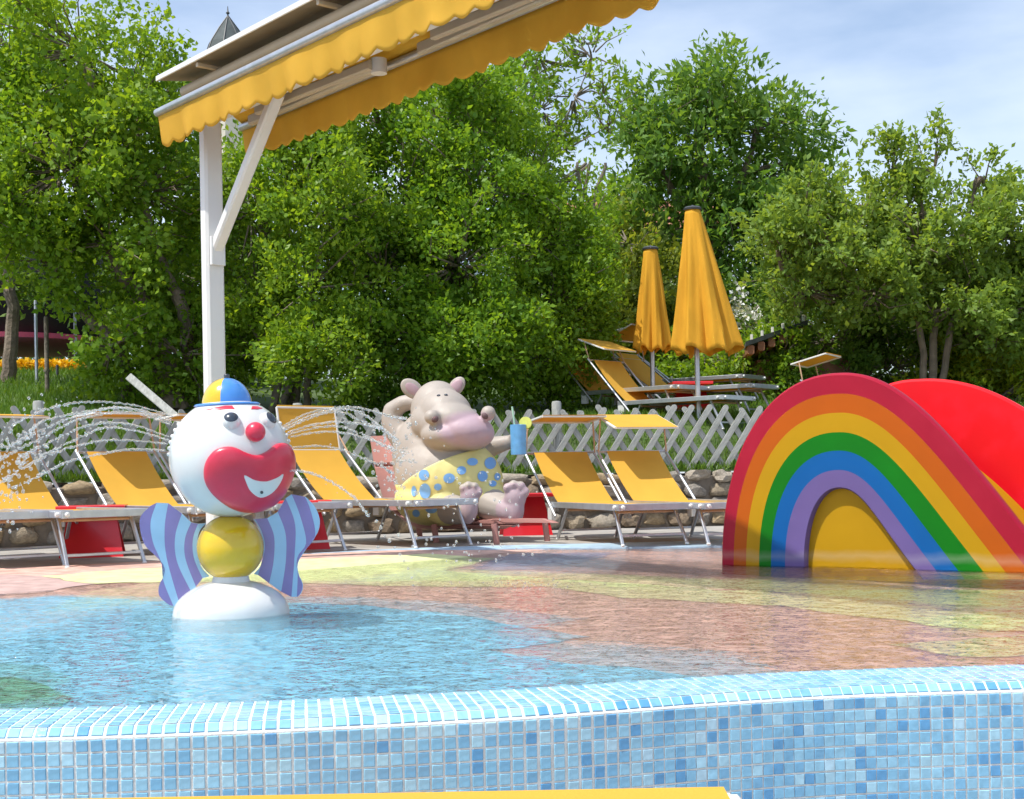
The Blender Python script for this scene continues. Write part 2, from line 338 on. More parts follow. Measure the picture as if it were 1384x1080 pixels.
def jag(pts, amp=.06, n=14):    # hand painted borders wander a little
    out = []
    for a, b in zip(pts, pts[1:]+pts[:1]):
        a, b = Vector(a), Vector(b)
        for j in range(n):
            p = a.lerp(b, j/n); q = Vector((p.x*7, p.y*3, 1.7))
            out.append((p.x+amp*mnoise.noise(q), p.y+amp*mnoise.noise(q+Vector((9,0,0)))))
    return out
def inside_pool(pts):
    nxs = np.array([p.x for p in near_curve]); nys = np.array([p.y for p in near_curve])
    o = []
    for x, y in pts:
        lo = float(np.interp(x, nxs, nys))+.004; hi = float(np.interp(x, fx, fy))-.002
        o.append((x, min(max(y, lo), hi)))
    return o
def zone(name, px, material, lift):
    return sheet(name, inside_pool(jag([GF(*q) for q in px])), material, lift)
zone('blue_floor_zone', [(-250,822),(0,811),(75,807),(230,813),(405,816),(506,821),(627,832),(700,848),(799,861),(700,876),(655,878),(700,889),(873,906),(1010,924),(1150,1010),(692,1200),(430,1250),(220,1300),(0,1300),(-200,1300)], M['f_blue'], .004)
zone('yellow_floor_zone', [(58,779),(222,767),(405,757),(582,749),(668,756),(640,765),(600,772),(700,780),(848,789),(977,799),(1180,798),(1420,798),(1420,856),(1330,852),(1244,845),(1194,837),(1046,820),(848,809),(740,794),(632,794),(531,793),(410,789),(217,787),(126,790)], M['f_yellow'], .004)
zone('green_floor_zone', [(-150,915),(20,918),(95,945),(80,980),(0,990),(-150,995)], M['f_green'], .008)
zone('lime_floor_zone', [(1200,872),(1420,858),(1420,885),(1330,890),(1262,884)], M['f_yellow'], .004)
zone('pink_floor_zone', [(-200,795),(0,778),(56,779),(124,790),(60,801),(0,806),(-200,822)], M['f_pink'], .004)
zone('awning_shadow_zone', [(672,756),(690,749),(840,748),(800,757),(730,770),(640,772)], M['f_shadow'], .004)  # coloured patch painted where the awning's shadow falls
# far rim band: light blue tiles
m = MB(); W2 = .16
fc = [p for p in far_curve if -6.5 < p.x < 6]
for i in range(len(fc)-1):
    a, b = fc[i], fc[i+1]; wa = W2+.35*max(0, min(1, (a.x-.2)/1.2)); wb = W2+.35*max(0, min(1, (b.x-.2)/1.2))
    m.add([(a.x,a.y-wa,.012),(b.x,b.y-wb,.012),(b.x,b.y+.05,.028),(a.x,a.y+.05,.028)], [(0,1,2,3)])
    m.add([(a.x,a.y-wa,.012),(b.x,b.y-wb,.012),(b.x,b.y-wb,-.2),(a.x,a.y-wa,-.2)], [(0,3,2,1)])
struct(m.build('pool_margin', M['f_cyan']))
me = bpy.data.meshes.new('water'); bm = bmesh.new()
bm.faces.new([bm.verts.new((x, y, 0)) for x, y in outline]); bmesh.ops.triangulate(bm, faces=bm.faces)
for f in bm.faces:
    f.normal_update()
    if f.normal.z < 0: f.normal_flip()
bm.to_mesh(me); bm.free(); me.materials.append(M['water']); struct(link('water', me))

# ------------------------------------------------------------------ near pool wall with mosaic tiles
PITCH = .0330; TSZ = .0284
wallroot = thing('pool_wall', 'raised curved pool wall clad in small pale and mid blue mosaic tiles', 'wall', (0,0,0))
path = near_curve; cum = [0]
for a, b in zip(path, path[1:]): cum.append(cum[-1]+(b-a).length)
def at_s(s):
    i = int(np.searchsorted(cum, s))-1; i = max(0, min(i, len(path)-2)); t = (s-cum[i])/(cum[i+1]-cum[i])
    p = path[i].lerp(path[i+1], t)
    def tan(k): return (path[min(k+1,len(path)-1)]-path[max(k-1,0)]).normalized()
    d = tan(i).lerp(tan(i+1), t).normalized()
    return p, d, Vector((d.y, -d.x, 0))        # outward = toward the lower terrace
NTOP = 7; TW = NTOP*PITCH; RB = .028
prof = []                                       # (outward, z, angle) centres of the tile rows
for i in range(NTOP): prof.append((.006+(i+.5)*PITCH, .010-.0012*i, 0))
xo = .006+NTOP*PITCH; zo = .010-.0012*NTOP
prof.append((xo+PITCH*.36, zo-PITCH*.30, R(42)))
xo2 = xo+PITCH*.70; zo2 = zo-PITCH*.66
for i in range(13): prof.append((xo2+PITCH*.12, zo2-(i+.5)*PITCH-.004, R(90)))
gp = [(-.012,-.3),(-.012,.0),(0,.0085),(.006,.0085)] + [(.006+(i+.5)*PITCH, .0085-.0012*i) for i in range(NTOP)] + [(xo,zo-.002),(xo+PITCH*.36-.0012,zo-PITCH*.30-.0012),(xo2+PITCH*.12-.0015,zo2-.004),(xo2+PITCH*.12-.0015,-.76),(.1,-.76)]
m = MB(); ss = np.linspace(.3, cum[-1]-.3, 160); k = len(gp)
for s in ss:
    p, d, o = at_s(s); m.v += [tuple(p+o*a+Vector((0,0,z))) for a, z in gp]
for i in range(len(ss)-1):
    for j in range(k-1): m.f.append([i*k+j, i*k+j+1, (i+1)*k+j+1, (i+1)*k+j]); m.m.append(0)
m.build('grout_bed', M['grout'], wallroot)
def tile_geo(h=.0024):
    a = TSZ/2; b = a-.0016
    return [(-a,-a,0),(a,-a,0),(a,a,0),(-a,a,0),(-b,-b,h),(b,-b,h),(b,b,h),(-b,b,h)], [(4,5,6,7),(0,1,5,4),(1,2,6,5),(2,3,7,6),(3,0,4,7)]
tv, tf = tile_geo(); tmesh = []
for i in range(6):
    mm = MB(); mm.add(tv, tf); tmesh.append(mm.mesh('tile', M['tile%d'%i], smooth=False))
weights = [.22,.32,.26,.09,.03,.08]
def wet(): return random.choices(range(6), weights)[0]
cand = []; ncol = int((cum[-1]-1)/PITCH)
for c in range(ncol):
    s = .5+(c+.5)*PITCH; p, d, o = at_s(s)
    if p.x < -2.2 or p.x > 2.6: continue
    for r, (po, z, ang) in enumerate(prof):
        ctr = p+o*(po-.001)+Vector((0,0,z-.0014))
        nrm = Vector((0,0,1))*math.cos(ang)+o*math.sin(ang)
        jit = Matrix.Rotation(random.gauss(0,.018),4,'Z') @ Matrix.Rotation(random.gauss(0,.02),4,'X') @ Matrix.Rotation(random.gauss(0,.02),4,'Y')
        yv = nrm.cross(d).normalized(); 
        mat4 = Matrix(((d.x,yv.x,nrm.x,ctr.x),(d.y,yv.y,nrm.y,ctr.y),(d.z,yv.z,nrm.z,ctr.z),(0,0,0,1))) @ jit
        x, y = proj(ctr); vis = 0 < x < 1384 and y < 1078
        facing = abs(nrm.dot((Vector((0,0,CAMZ))-ctr).normalized()))/ctr.y**2
        cand.append((facing if vis else -1, mat4, min(5, wet()+(1 if r < NTOP and random.random() < .5 else 0)) if r >= NTOP else random.choice([1,2,2,3,3,4])))
cand.sort(key=lambda q: -q[0]); rest = [MB() for _ in range(6)]
for q, m4, ci in cand[:290]:
    o = link('tile', tmesh[ci], wallroot); o.matrix_local = m4
m = MB()
for q, m4, ci in cand[290:]: m.add([m4 @ Vector(v) for v in tv], tf, ci)
stuff(m.build('mosaic_tiles', [M['tile%d'%i] for i in range(6)], wallroot, smooth=False))

# ------------------------------------------------------------------ stone retaining wall
swall = thing('stone_wall', 'low retaining wall of rough tan field stones behind the sun loungers', 'wall')
m = MB(); pr = [(.02,0),(.02,.53),(.30,.57),(.30,-.1)]
sc = [p for p in wall_curve if -9 < p.x < 8.5]
for i in range(len(sc)-1):
    a, b = sc[i], sc[i+1]
    for j in range(3): m.add([(a.x,a.y+pr[j][0],pr[j][1]),(b.x,b.y+pr[j][0],pr[j][1]),(b.x,b.y+pr[j+1][0],pr[j+1][1]),(a.x,a.y+pr[j+1][0],pr[j+1][1])], [(0,1,2,3)])
m.build('mortar_core', M['mortar'], swall)
smesh = []
for i in range(10):
    bm = bmesh.new(); bmesh.ops.create_icosphere(bm, subdivisions=2, radius=1)
    for v in bm.verts:
        c = v.co; k = max(abs(c.x),abs(c.y),abs(c.z)); c *= (1/k)**.55*.78
        q = c*1.3+Vector((i*7.1,3,0)); c += c.normalized()*(.34*mnoise.noise(q)+.16*mnoise.noise(q*2.7))
    me = bpy.data.meshes.new('stone'); bm.to_mesh(me); bm.free(); me.materials.append(M['stone'][i%5])
    for p in me.polygons: p.use_smooth = i%3 == 0
    smesh.append(me)
z0 = .02; x0 = -6.2
for row, h in enumerate((.17,.14,.15,.13)):
    x = x0+random.random()*.2
    while x < 4.2:
        w = random.uniform(.16,.36) if row != 3 else random.uniform(.2,.42)
        xm = x+w/2; y0 = ywall(xm); sl = math.atan2(ywall(xm+.1)-ywall(xm-.1), .2)
        o = link('stone', random.choice(smesh), swall)
        o.location = (xm, y0+.04+random.uniform(-.03,.03), z0+h/2+random.uniform(-.012,.012)); o.rotation_euler = (random.choice([0,PI])+random.uniform(-.15,.15), random.uniform(-.1,.1), sl+random.uniform(-.12,.12))
        o.scale = (w*.56, .10+random.random()*.03, h*.60*random.uniform(.85,1.12))
        x += w*.97
    z0 += h*.98

# ------------------------------------------------------------------ lattice fence
fence = thing('lattice_fence', 'weathered grey wooden fence of crossed slats on top of the stone wall', 'fence')
def slat_mesh(length, w=.058, t=.018):
    m = MB(); n = 6; pts = []
    for j in range(n+1): a = PI*j/n; pts.append((w/2*math.cos(a), length-w/2+w/2*math.sin(a)*1.1))
    pts += [(-w/2,0),(w/2,0)]
    k = len(pts); m.add([(x,-t/2,z) for x,z in pts]+[(x,t/2,z) for x,z in pts], [tuple(range(k)), tuple(range(2*k-1,k-1,-1))]+[(i,(i+1)%k,k+(i+1)%k,k+i) for i in range(k)])
    return m.mesh('slat', M['oldwood'])
slm = [slat_mesh(l) for l in (.80,.83,.86)]
fcum = [0]
for a, b in zip(sc, sc[1:]): fcum.append(fcum[-1]+(b-a).length)
def f_at(s):
    i = max(0, min(int(np.searchsorted(fcum, s))-1, len(sc)-2)); t = (s-fcum[i])/(fcum[i+1]-fcum[i])
    return sc[i].lerp(sc[i+1], t), math.atan2(sc[i+1].y-sc[i].y, sc[i+1].x-sc[i].x)
s = .3; kk = 0
while s < fcum[-1]-.3:
    p, az = f_at(s)
    if -7 < p.x < 4.6:
        for dirn in (1,-1):
            o = link('slat', random.choice(slm), fence)
            off = Vector((-math.sin(az), math.cos(az), 0))*(.20 if dirn == 1 else .225)
            al = Vector((math.cos(az), math.sin(az), 0))*(-.22*dirn+(.0 if dirn==1 else .03))
            o.location = p+off+al+Vector((0,0,.56+random.uniform(-.015,.01)))
            o.rotation_euler = Matrix.Rotation(az,3,'Z').__matmul__(Matrix.Rotation(R(33)*dirn+random.uniform(-.025,.025),3,'Y')).to_euler()
    s += .19
for px in (55, 405, 755, 1085):
    d = 12.0 if px < 300 else (13.2 if px < 600 else 13.9)
    x = (px-692)/FPX*d; x = x-.0; y = ywall(x)+.26; x = (px-692)/FPX*y - .01
    m = MB(); m.lathe([(.001,-.25),(.048,-.25),(.05,.74),(.042,.76),(.001,.765)], 12); o = m.build('post', M['oldwood'], fence); o.location = (x, y, .58)

# ------------------------------------------------------------------ sun loungers
def lounger(label, loc, yaw, group=None, back=38, ctilt=-8, arm=(.03,.30), canopy='over', bedlen=1.35, w=.62, z0=.36):
    t = thing('sun_lounger', label, 'sun lounger', loc, yaw, group)
    hw = w/2
    for sx in (-1,1):
        m = MB(); m.bar((sx*hw,0,z0), (sx*hw,bedlen+.12,z0), .022, .05); o = m.build('side_rail', M['alu'], t)
        k = MB(); k.lathe([(.001,0),(.017,0),(.017,.01),(.012,.018),(.001,.02)], 12, M=Matrix.Rotation(R(90)*sx,3,'Y'), c=(sx*(hw+.011),.06,z0)); k.build('knob', M['plastic_w'], o)
        m = MB(); m.box((sx*hw-.018,bedlen+.02,z0-.13),(sx*hw+.018,bedlen+.11,z0-.026)); m.build('hinge_bracket', M['plastic_w'], t)
    m = MB(); m.bar((-hw-.011,-.004,z0),(hw+.011,-.004,z0), .022, .052)
    o = m.build('foot_bar', M['alu'], t)
    for sx in (-1,1):
        k = MB(); k.lathe([(.001,0),(.017,0),(.017,.01),(.012,.018),(.001,.02)], 12, M=Matrix.Rotation(R(90),3,'X'), c=(sx*(hw-.02),-.015,z0)); k.build('knob', M['plastic_w'], o)
    # canvas bed
    def cloth(y0, y1, fn, name, hw2, sag):
        m = MB(); nx, ny = 10, 16; vs = []
        for j in range(ny+1):
            for i in range(nx+1):
                u, v = i/nx, j/ny; y, z, nyv, nzv = fn(v)
                sg = -sag*(math.sin(PI*v)**.8)*(.75+.25*math.sin(PI*u)) + .004*mnoise.noise(Vector((u*3+loc[0],v*4,loc[1])))
                vs.append((-hw2+2*hw2*u, y+nyv*sg, z+nzv*sg))
        n1 = len(vs); vs += [(a,b,c-.004) for a,b,c in vs]
        fs = [(j*(nx+1)+i, j*(nx+1)+i+1, (j+1)*(nx+1)+i+1, (j+1)*(nx+1)+i) for j in range(ny) for i in range(nx)]
        m.add(vs, fs+[tuple(n1+q for q in reversed(f)) for f in fs])
        for i in range(nx): m.f.append([i,i+1,n1+i+1,n1+i]); m.m.append(0)
        return m.build(name, M['yfab'], t)
    cloth(0, bedlen, lambda v: (.012+v*(bedlen-.02), z0+.018, 0, 1), 'bed_canvas', hw-.014, .03)
    ca, sa = math.cos(R(back)), math.sin(R(back)); BL = .74; hy, hz = bedlen+.03, z0+.0
    def bp(l, up=0): return (hy+l*ca-up*sa, hz+l*sa+up*ca)
    for sx in (-1,1):
        a, b = bp(-.16), bp(BL+.02); m = MB(); m.tube([(sx*(hw+.028),a[0],a[1]),(sx*(hw+.028),b[0],b[1])], .013, 8); m.build('back_tube', M['alu'], t)
    b = bp(BL); m = MB(); m.tube([(-hw-.028,b[0],b[1]),(hw+.028,b[0],b[1])], .012, 8); m.build('back_bar', M['alu'], t)
    cloth(0, 1, lambda v: (bp(v*(BL-.01),.016)[0], bp(v*(BL-.01),.016)[1], -sa, ca), 'back_canvas', hw-.05, .035)
    # leg frames
    for (yt, yb) in ((.20,.03),(bedlen-.18,bedlen+.02)):
        m = MB(); hw3 = hw-.05
        for sx in (-1,1):
            m.bar((sx*hw3,yt,z0-.02),(sx*(hw3+.015),yb,.012), .024, .024)
        m.bar((-hw3-.006,yt+(yb-yt)*.78,.085),(hw3+.006,yt+(yb-yt)*.78,.085), .02, .02)
        o = m.build('leg_frame', M['alu'], t)
        mm = MB(); mm.tube([(-hw3,yt,z0-.045),(hw3,yt,z0-.045)], .010, 8); mm.build('stretcher', M['lit_rod'], o)
        for sx in (-1,1):
            mm = MB(); mm.ball((sx*(hw3+.015),yb,.012), (.017,.017,.0125), 10, 6); mm.build('foot_cap', M['plastic_w'], o)
    # canopy on two thin arms
    c = MB(); tb = bp(BL-.02); cd_ = .42; hwc = hw-.005
    if canopy == 'over':
        ay, az = tb[0]+arm[0], tb[1]+arm[1]
        for sx in (-1,1):
            m = MB(); m.tube([(sx*(hw+.03),tb[0],tb[1]),(sx*(hwc+.012),ay,az)], .008, 8); m.build('canopy_arm', M['lit_rod'], t)
        ct, st = math.cos(R(ctilt)), math.sin(R(ctilt))
        f = lambda l: (ay-(l-.10)*ct, az+(l-.10)*st)
    else:   # folded upright behind the head
        ay, az = tb[0]+.06, tb[1]+.02; f = lambda l: (ay+l*.20, az+l*.93)
        for sx in (-1,1):
            m = MB(); m.tube([(sx*(hw+.03),tb[0]-.05,tb[1]-.03),(sx*(hwc+.012),ay+.03,az+.14)], .008, 8); m.build('canopy_arm', M['lit_rod'], t)
    a, b = f(0), f(cd_)
    m = MB(); cn = [(-hwc,a[0],a[1]),(hwc,a[0],a[1]),(hwc,b[0],b[1]),(-hwc,b[0],b[1])]
    for i in range(4): m.bar(cn[i], cn[(i+1)%4], .018, .018)
    fr = m.build('canopy_frame', M['plastic_w'], t)
    m = MB(); vs = []
    for j in range(5):
        for i in range(9):
            u, v = i/8, j/4; q = f(-.012+v*(cd_+.024)); vs.append((-hwc+.004+2*(hwc-.004)*u, q[0], q[1]+.012-.010*math.sin(PI*u)*math.sin(PI*v)))
    n1 = 45; vs += [(a_,b_,c_-.004) for a_,b_,c_ in vs]; fs = [(j*9+i,j*9+i+1,(j+1)*9+i+1,(j+1)*9+i) for j in range(4) for i in range(8)]
    m.add(vs, fs+[tuple(n1+q for q in reversed(f_)) for f_ in fs]); m.build('canopy_canvas', M['yfab'], fr)
    return t
def foot(px, py): p = G(px, py, .02); return (p.x, p.y, .02)
ROW = 'sun loungers in the row along the stone wall'
lounger('yellow lounger at the far end of the row, beyond the clown from the hippo', foot(36,770), R(42), ROW)
lounger('yellow lounger beside the red table, on the side away from the clown', foot(147,766), R(42), ROW, ctilt=-4)
lounger('yellow lounger next to the red table, on the awning post side of it', foot(318,755), R(41), ROW, arm=(.05,.31), ctilt=2)
lounger('yellow lounger half hidden behind the clown head, second one past the red table', foot(428,748), R(40), ROW, ctilt=3)
lounger('yellow lounger with its canopy folded upright, beside the hippo statue', foot(603,740), R(40), ROW, canopy='up')
lounger('yellow lounger with level canopy between the hippo and another lounger', foot(888,738), R(20), ROW, ctilt=5, arm=(-.02,.30), z0=.305)
lounger('yellow lounger with forward tilted canopy right beside the rainbow slide', foot(1003,736), R(20), ROW, ctilt=-17, arm=(.0,.31), z0=.305)

# ------------------------------------------------------------------ red side tables
def red_table(label, loc, yaw, group='red side tables between the loungers', sc=1):
    t = thing('side_table', label, 'side table', loc, yaw, group); t.scale = (sc,sc,sc)
    m = MB(); m.bar((-.25,0,.375),(.25,0,.375), .34, .035); o = m.build('table_top', M['redplastic'], t)
    for sg in (-1,1):
        m = MB(); a = [(-.17,.02*sg,.357),(.17,.02*sg,.357),(.235,.15*sg,0),(-.235,.15*sg,0)]
        m.add(a+[(x,y-.02*sg,z) for x,y,z in a], [(0,1,2,3),(7,6,5,4),(0,3,7,4),(1,5,6,2),(2,6,7,3),(0,4,5,1)])
        m.build('leg_panel', M['redplastic'], t, smooth=False)
    return t
def dk(px, py): p = G(px, py, .02); return (p.x, p.y, .02)
red_table('red folding side table on the deck left of the clown between two loungers', dk(126,752), R(12))
red_table('red folding side table mostly hidden behind the striped right wing of the clown', dk(404,742), R(15))
red_table('red folding side table beside the hippo cup hand against the stone wall', (.12,12.55,.02), R(8))

# ------------------------------------------------------------------ awning on white post
a_dir = Vector((.652,-.758,0)); a_n = Vector((-.758,-.652,0))
A0 = P(214,152,9.3)
aw = thing('awning', 'large yellow awning with scalloped valances on a white steel frame above the pool', 'awning', (0,0,0))
def aw_pt(along, inn, z): return Vector((A0.x,A0.y,0))+a_dir*along-a_n*inn+Vector((0,0,z))
LEN = 7.6; ZB = A0.z
def valance(name, inn, ztop, h, phase):
    m = MB(); n = int(LEN/.0125); rows = 8; vs = []
    for i in range(n+1):
        s = LEN*i/n
        sc_ = .032*(abs(math.sin(PI*s/.165))-.5)
        for j in range(rows+1):
            v = j/rows; hh = h+sc_
            wob = (.014*math.sin(s*9.5+phase)+.010*math.sin(s*23+1+phase)+.02*mnoise.noise(Vector((s*1.6,v,phase))))*v
            vs.append(aw_pt(s, inn+wob+ (.02*v), ztop-hh*v))
    k = rows+1; fs = [(i*k+j,i*k+j+1,(i+1)*k+j+1,(i+1)*k+j) for i in range(n) for j in range(rows)]
    m.add(vs, fs); o = m.build(name, M['awnfab'], aw); 
    md = o.modifiers.new('s', 'SOLIDIFY'); md.thickness = .0025
    return o
valance('front_valance', .0, ZB-.03, .205, 0)
valance('rear_valance', .66, ZB-.03, .20, 2.1)
for inn, nm in ((.0,'front_bar'),(.66,'rear_bar')):
    m = MB(); m.tube([aw_pt(-.02,inn,ZB),aw_pt(LEN,inn,ZB)], .027, 14); m.build(nm, M['alu'], aw)
    c = MB(); s_ = .03 if inn == 0 else -.03
    inn2 = .20 if inn == 0 else .46
    n = 60; vs = []
    for i in range(n+1):
        for j in range(5): v = j/4; vs.append(aw_pt(LEN*i/n, inn+(inn2-inn)*v, ZB+.026+(.13)*v-.006*math.sin(PI*v)))
    c.add(vs, [(i*5+j,i*5+j+1,(i+1)*5+j+1,(i+1)*5+j) for i in range(n) for j in range(4)]); o = c.build('fabric_panel', M['awnfab'], aw)
    md = o.modifiers.new('s','SOLIDIFY'); md.thickness = .0025
m = MB(); m.bar(aw_pt(.03,.33,ZB+.02),aw_pt(LEN,.33,ZB+.02), .12, .14); m.build('main_beam', M['alu_paint'], aw)
for i in (.20,.46):
    m = MB(); m.tube([aw_pt(.02,i,ZB+.17),aw_pt(LEN,i,ZB+.17)], .045, 12); m.build('roller', M['shaded_metal'], aw)
# thin roof plate, shallow ridge
m = MB(); zr = ZB+.27
prs = [(.02,zr-.03),(.33,zr+.02),(.64,zr-.03)]
for (i0,z0_),(i1,z1_) in zip(prs, prs[1:]):
    q = [aw_pt(-.06,i0,z0_),aw_pt(LEN,i0,z0_),aw_pt(LEN,i1,z1_),aw_pt(-.06,i1,z1_)]
    m.add(q+[p+Vector((0,0,.022)) for p in q], [(3,2,1,0),(4,5,6,7),(0,1,5,4),(1,2,6,5),(2,3,7,6),(3,0,4,7)])
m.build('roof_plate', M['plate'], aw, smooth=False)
m = MB(); m.bar(aw_pt(-.06,.02,zr-.018),aw_pt(LEN,.02,zr-.018), .012, .035); m.build('plate_edge', M['alu_paint'], aw)
for s in (.5, 2.0, 3.6, 5.2, 6.8):
    m = MB(); m.bar(aw_pt(s,.04,zr-.05),aw_pt(s,.62,zr-.05), .03, .03); m.build('roof_bracket', M['shaded_metal'], aw)
# folded arms under the fabric
for s0, s1, inn in ((.15,1.75,.12),(2.0,3.7,.12),(4.1,5.7,.12),(.3,1.9,.54),(2.3,3.9,.54),(4.3,5.9,.54)):
    m = MB(); m.bar(aw_pt(s0,inn+.02,ZB-.03),aw_pt(s1,inn-.02,ZB-.04), .05, .07); o = m.build('folding_arm', M['shaded_metal'], aw)
    m = MB(); m.bar(aw_pt(s0+.25,inn+(.075 if inn<.3 else -.075),ZB-.03),aw_pt(s1,inn+(.055 if inn<.3 else -.055),ZB-.04), .045, .06); m.build('forearm', M['shaded_metal'], o)
    m = MB(); m.lathe([(.001,-.045),(.05,-.045),(.05,.045),(.001,.045)], 14, c=aw_pt(s1,inn,ZB-.04)); m.build('elbow', M['alu_paint'], o)
for s in (.13, 7.35):
    b = aw_pt(s,.33,0); m = MB(); zb = .02 if s < 1 else -.25
    m.bar((b.x,b.y,zb),(b.x,b.y,ZB-.051), .14, .10, up=a_dir); m.build('post', M['alu_paint'], aw)
    sg = 1 if s < 1 else -1
    m = MB(); m.bar(aw_pt(s+sg*.06,.33,2.22),aw_pt(s+sg*.92,.33,ZB-.05), .085, .075, up=(0,0,1)); m.build('brace', M['alu_paint'], aw)
    m = MB(); m.bar(aw_pt(s+sg*.075,.33,2.10),aw_pt(s+sg*.075,.33,2.30), .11, .03, up=a_dir); m.build('brace_plate', M['alu_paint'], aw)

# ------------------------------------------------------------------ clown fountain
CD = 5.89; mpp = CD/FPX
cbase = G(313,829,0); clown = thing('clown_fountain', 'clown head water fountain with blue and yellow cap and striped purple wings', 'fountain', (cbase.x, cbase.y, 0))
VR = Vector((cR.x,0,0)).normalized()
rayaz = math.atan2(cbase.x, cbase.y)            # camera ray azimuth, local frame turned to face the camera
clown.rotation_euler = (0,0,-rayaz)
def cl(px, py, dy=0):   # picture offsets to clown local (x right, y away, z up)
    return Vector(((px-313)*mpp, dy, (829-py)*mpp))
def C1(cx, cy): return (180+cx*.3427, 490+cy*.3426)
# base dome
m = MB(); rb = 78*mpp; hb = 46*mpp
m.lathe([(.001,hb)]+[(rb*math.sin(a), hb*math.cos(a)) for a in np.linspace(.08,PI/2,14)]+[(rb*1.02,-.05),(rb*1.02,-.17),(.001,-.17)], 48); m.build('base_dome', M['c_white'], clown)
rball = 45*mpp; bc = cl(313,740); m = MB(); m.ball(bc, rball, 48, 32); m.build('body_ball', M['c_yellow'], clown)
m = MB(); m.lathe([(.001,-.01),(.085,-.01),(.075,.02),(.001,.02)], 32, c=cl(313,783)); m.build('neck_ring', M['c_white'], clown)
hr = 81.5*mpp; hc = cl(315,617); m = MB(); m.ball(hc, hr, 72, 48); m.build('head', M['c_white'], clown)
def on_head(cx, cy, lift=0, lim=.985):
    px, py = C1(cx, cy); u, v = (px-315)/81.5, (617-py)/81.5; r = math.hypot(u, v)
    if r > lim: u, v = u*lim/r, v*lim/r; r = lim
    n = Vector((u, -math.sqrt(max(0,1-r*r)), v)); return hc+n*(hr+lift), n
def patch(outline, ctr, prof_, name, material, parent, sub=3):
    m = MB(); k0 = len(outline); ol = smooth_closed(outline, sub); k = len(ol); vs = []; fs = []
    for (sc_, lf) in prof_:
        for (x, y) in ol: vs.append(on_head(ctr[0]+(x-ctr[0])*sc_, ctr[1]+(y-ctr[1])*sc_, lf)[0])
    vs.append(on_head(ctr[0], ctr[1], prof_[-1][1])[0])
    for i in range(len(prof_)-1):
        for j in range(k): fs.append((i*k+j, i*k+(j+1)%k, (i+1)*k+(j+1)%k, (i+1)*k+j))
    b = (len(prof_)-1)*k
    for j in range(k): fs.append((b+j, b+(j+1)%k, len(vs)-1))
    m.add(vs, fs); return m.build(name, material, parent)
def smooth_closed(pts, n):
    k = len(pts); out = []
    for i in range(k):
        p0, p1, p2, p3 = [Vector((*pts[(i+q)%k],)) for q in (-1,0,1,2)]
        for j in range(n):
            t = j/n; q = .5*((2*p1)+(p2-p0)*t+(2*p0-5*p1+4*p2-p3)*t*t+(3*p1-p0-3*p2+p3)*t**3); out.append((q.x,q.y))
    return out
lips = [(297,430),(308,382),(345,343),(400,335),(450,357),(490,367),(530,352),(570,323),(605,325),(628,358),(634,410),(624,455),(590,520),(540,560),(470,577),(400,562),(340,520),(306,474)]
mouth = patch(lips, (465,455), [(1,-.006),(1,.008),(.985,.018),(.95,.027),(.88,.033),(.75,.036),(.55,.037),(.3,.037)], 'mouth', M['c_red'], clown, 4)
smile = [(434,429),(470,448),(510,454),(548,442),(573,427),(562,460),(532,498),(490,515),(455,490),(440,458)]
patch([(505+(x-505)*.93,476+(y-476)*.88) for x,y in smile], (505,476), [(1,.034),(1,.0385),(.9,.0395),(.5,.040)], 'smile', M['c_white'], mouth, 4)
p, n = on_head(493,491,.043); m = MB(); m.ball(p, .007, 10, 8); m.build('mouth_nozzle', M['dark'], mouth)
p, n = on_head(483,284,.018); m = MB(); m.ball(p, .043, 28, 20); m.build('nose', M['c_red'], clown)
for (ex, ey, dx) in ((399,236,(-.02,.42)),(538,233,(.42,.28))):
    p, n = on_head(ex,ey,-.004); m = MB(); re = .0400; m.ball(p, re, 28, 20); e = m.build('eye', M['c_white'], clown)
    q = (n*.75+Vector((dx[0],-.25,dx[1]))).normalized(); mm = MB(); rot = q.to_track_quat('Z','Y').to_matrix()
    mm.lathe([(.001,re+.0016)]+[((re+.0016)*math.sin(a),(re+.0016)*math.cos(a)) for a in np.linspace(.1,.80,8)]+[(re*math.sin(.81)*.98, re*math.cos(.81)*.98)], 28, c=p, M=rot); mm.build('pupil', M['c_black'], e)
for br in ([(302,190),(340,181),(378,174),(404,174),(413,187),(360,189)],[(476,187),(480,175),(500,174),(520,182),(500,187)]):
    cx = sum(q[0] for q in br)/len(br); cy = sum(q[1] for q in br)/len(br)
    patch(br, (cx,cy), [(1,-.002),(1,.0025),(.6,.003)], 'eyebrow', M['c_red'], clown, 1)
# cap: eight gores, brim and button
cap_c = cl(312,546); rc = 33*mpp; cap = MB(); tilt = Matrix.Rotation(R(-2),3,'Y')
n, mm_ = 48, 12; vs = []
for i in range(mm_+1):
    a = PI/2*i/mm_
    for j in range(n):
        th = 2*PI*j/n; vs.append(cap_c+tilt@Vector((rc*1.02*math.cos(a)*math.cos(th), rc*1.02*math.cos(a)*math.sin(th), rc*1.12*math.sin(a))))
fidx = []
for i in range(mm_):
    for j in range(n): cap.add([], []); cap.f.append([i*n+j,i*n+(j+1)%n,(i+1)*n+(j+1)%n,(i+1)*n+j]); cap.m.append(1 if ((j*7.5+110) % 180) < 90 else 0)
cap.v = [tuple(v) for v in vs]; capo = cap.build('cap', [M['c_yellow'], M['c_blue']], clown)
m = MB(); m.lathe([(.03,-.004),(rc*1.30,-.006),(rc*1.35,.0),(rc*1.30,.006),(rc*1.02,.008),(.03,.006)], 48, c=cap_c, M=tilt); m.build('brim', M['c_blue'], capo)
m = MB(); m.lathe([(.001,-.01),(.013,-.01),(.013,.012),(.009,.017),(.001,.018)], 16, c=cap_c+Vector((0,0,rc*1.12))); m.build('button', M['c_black'], capo)
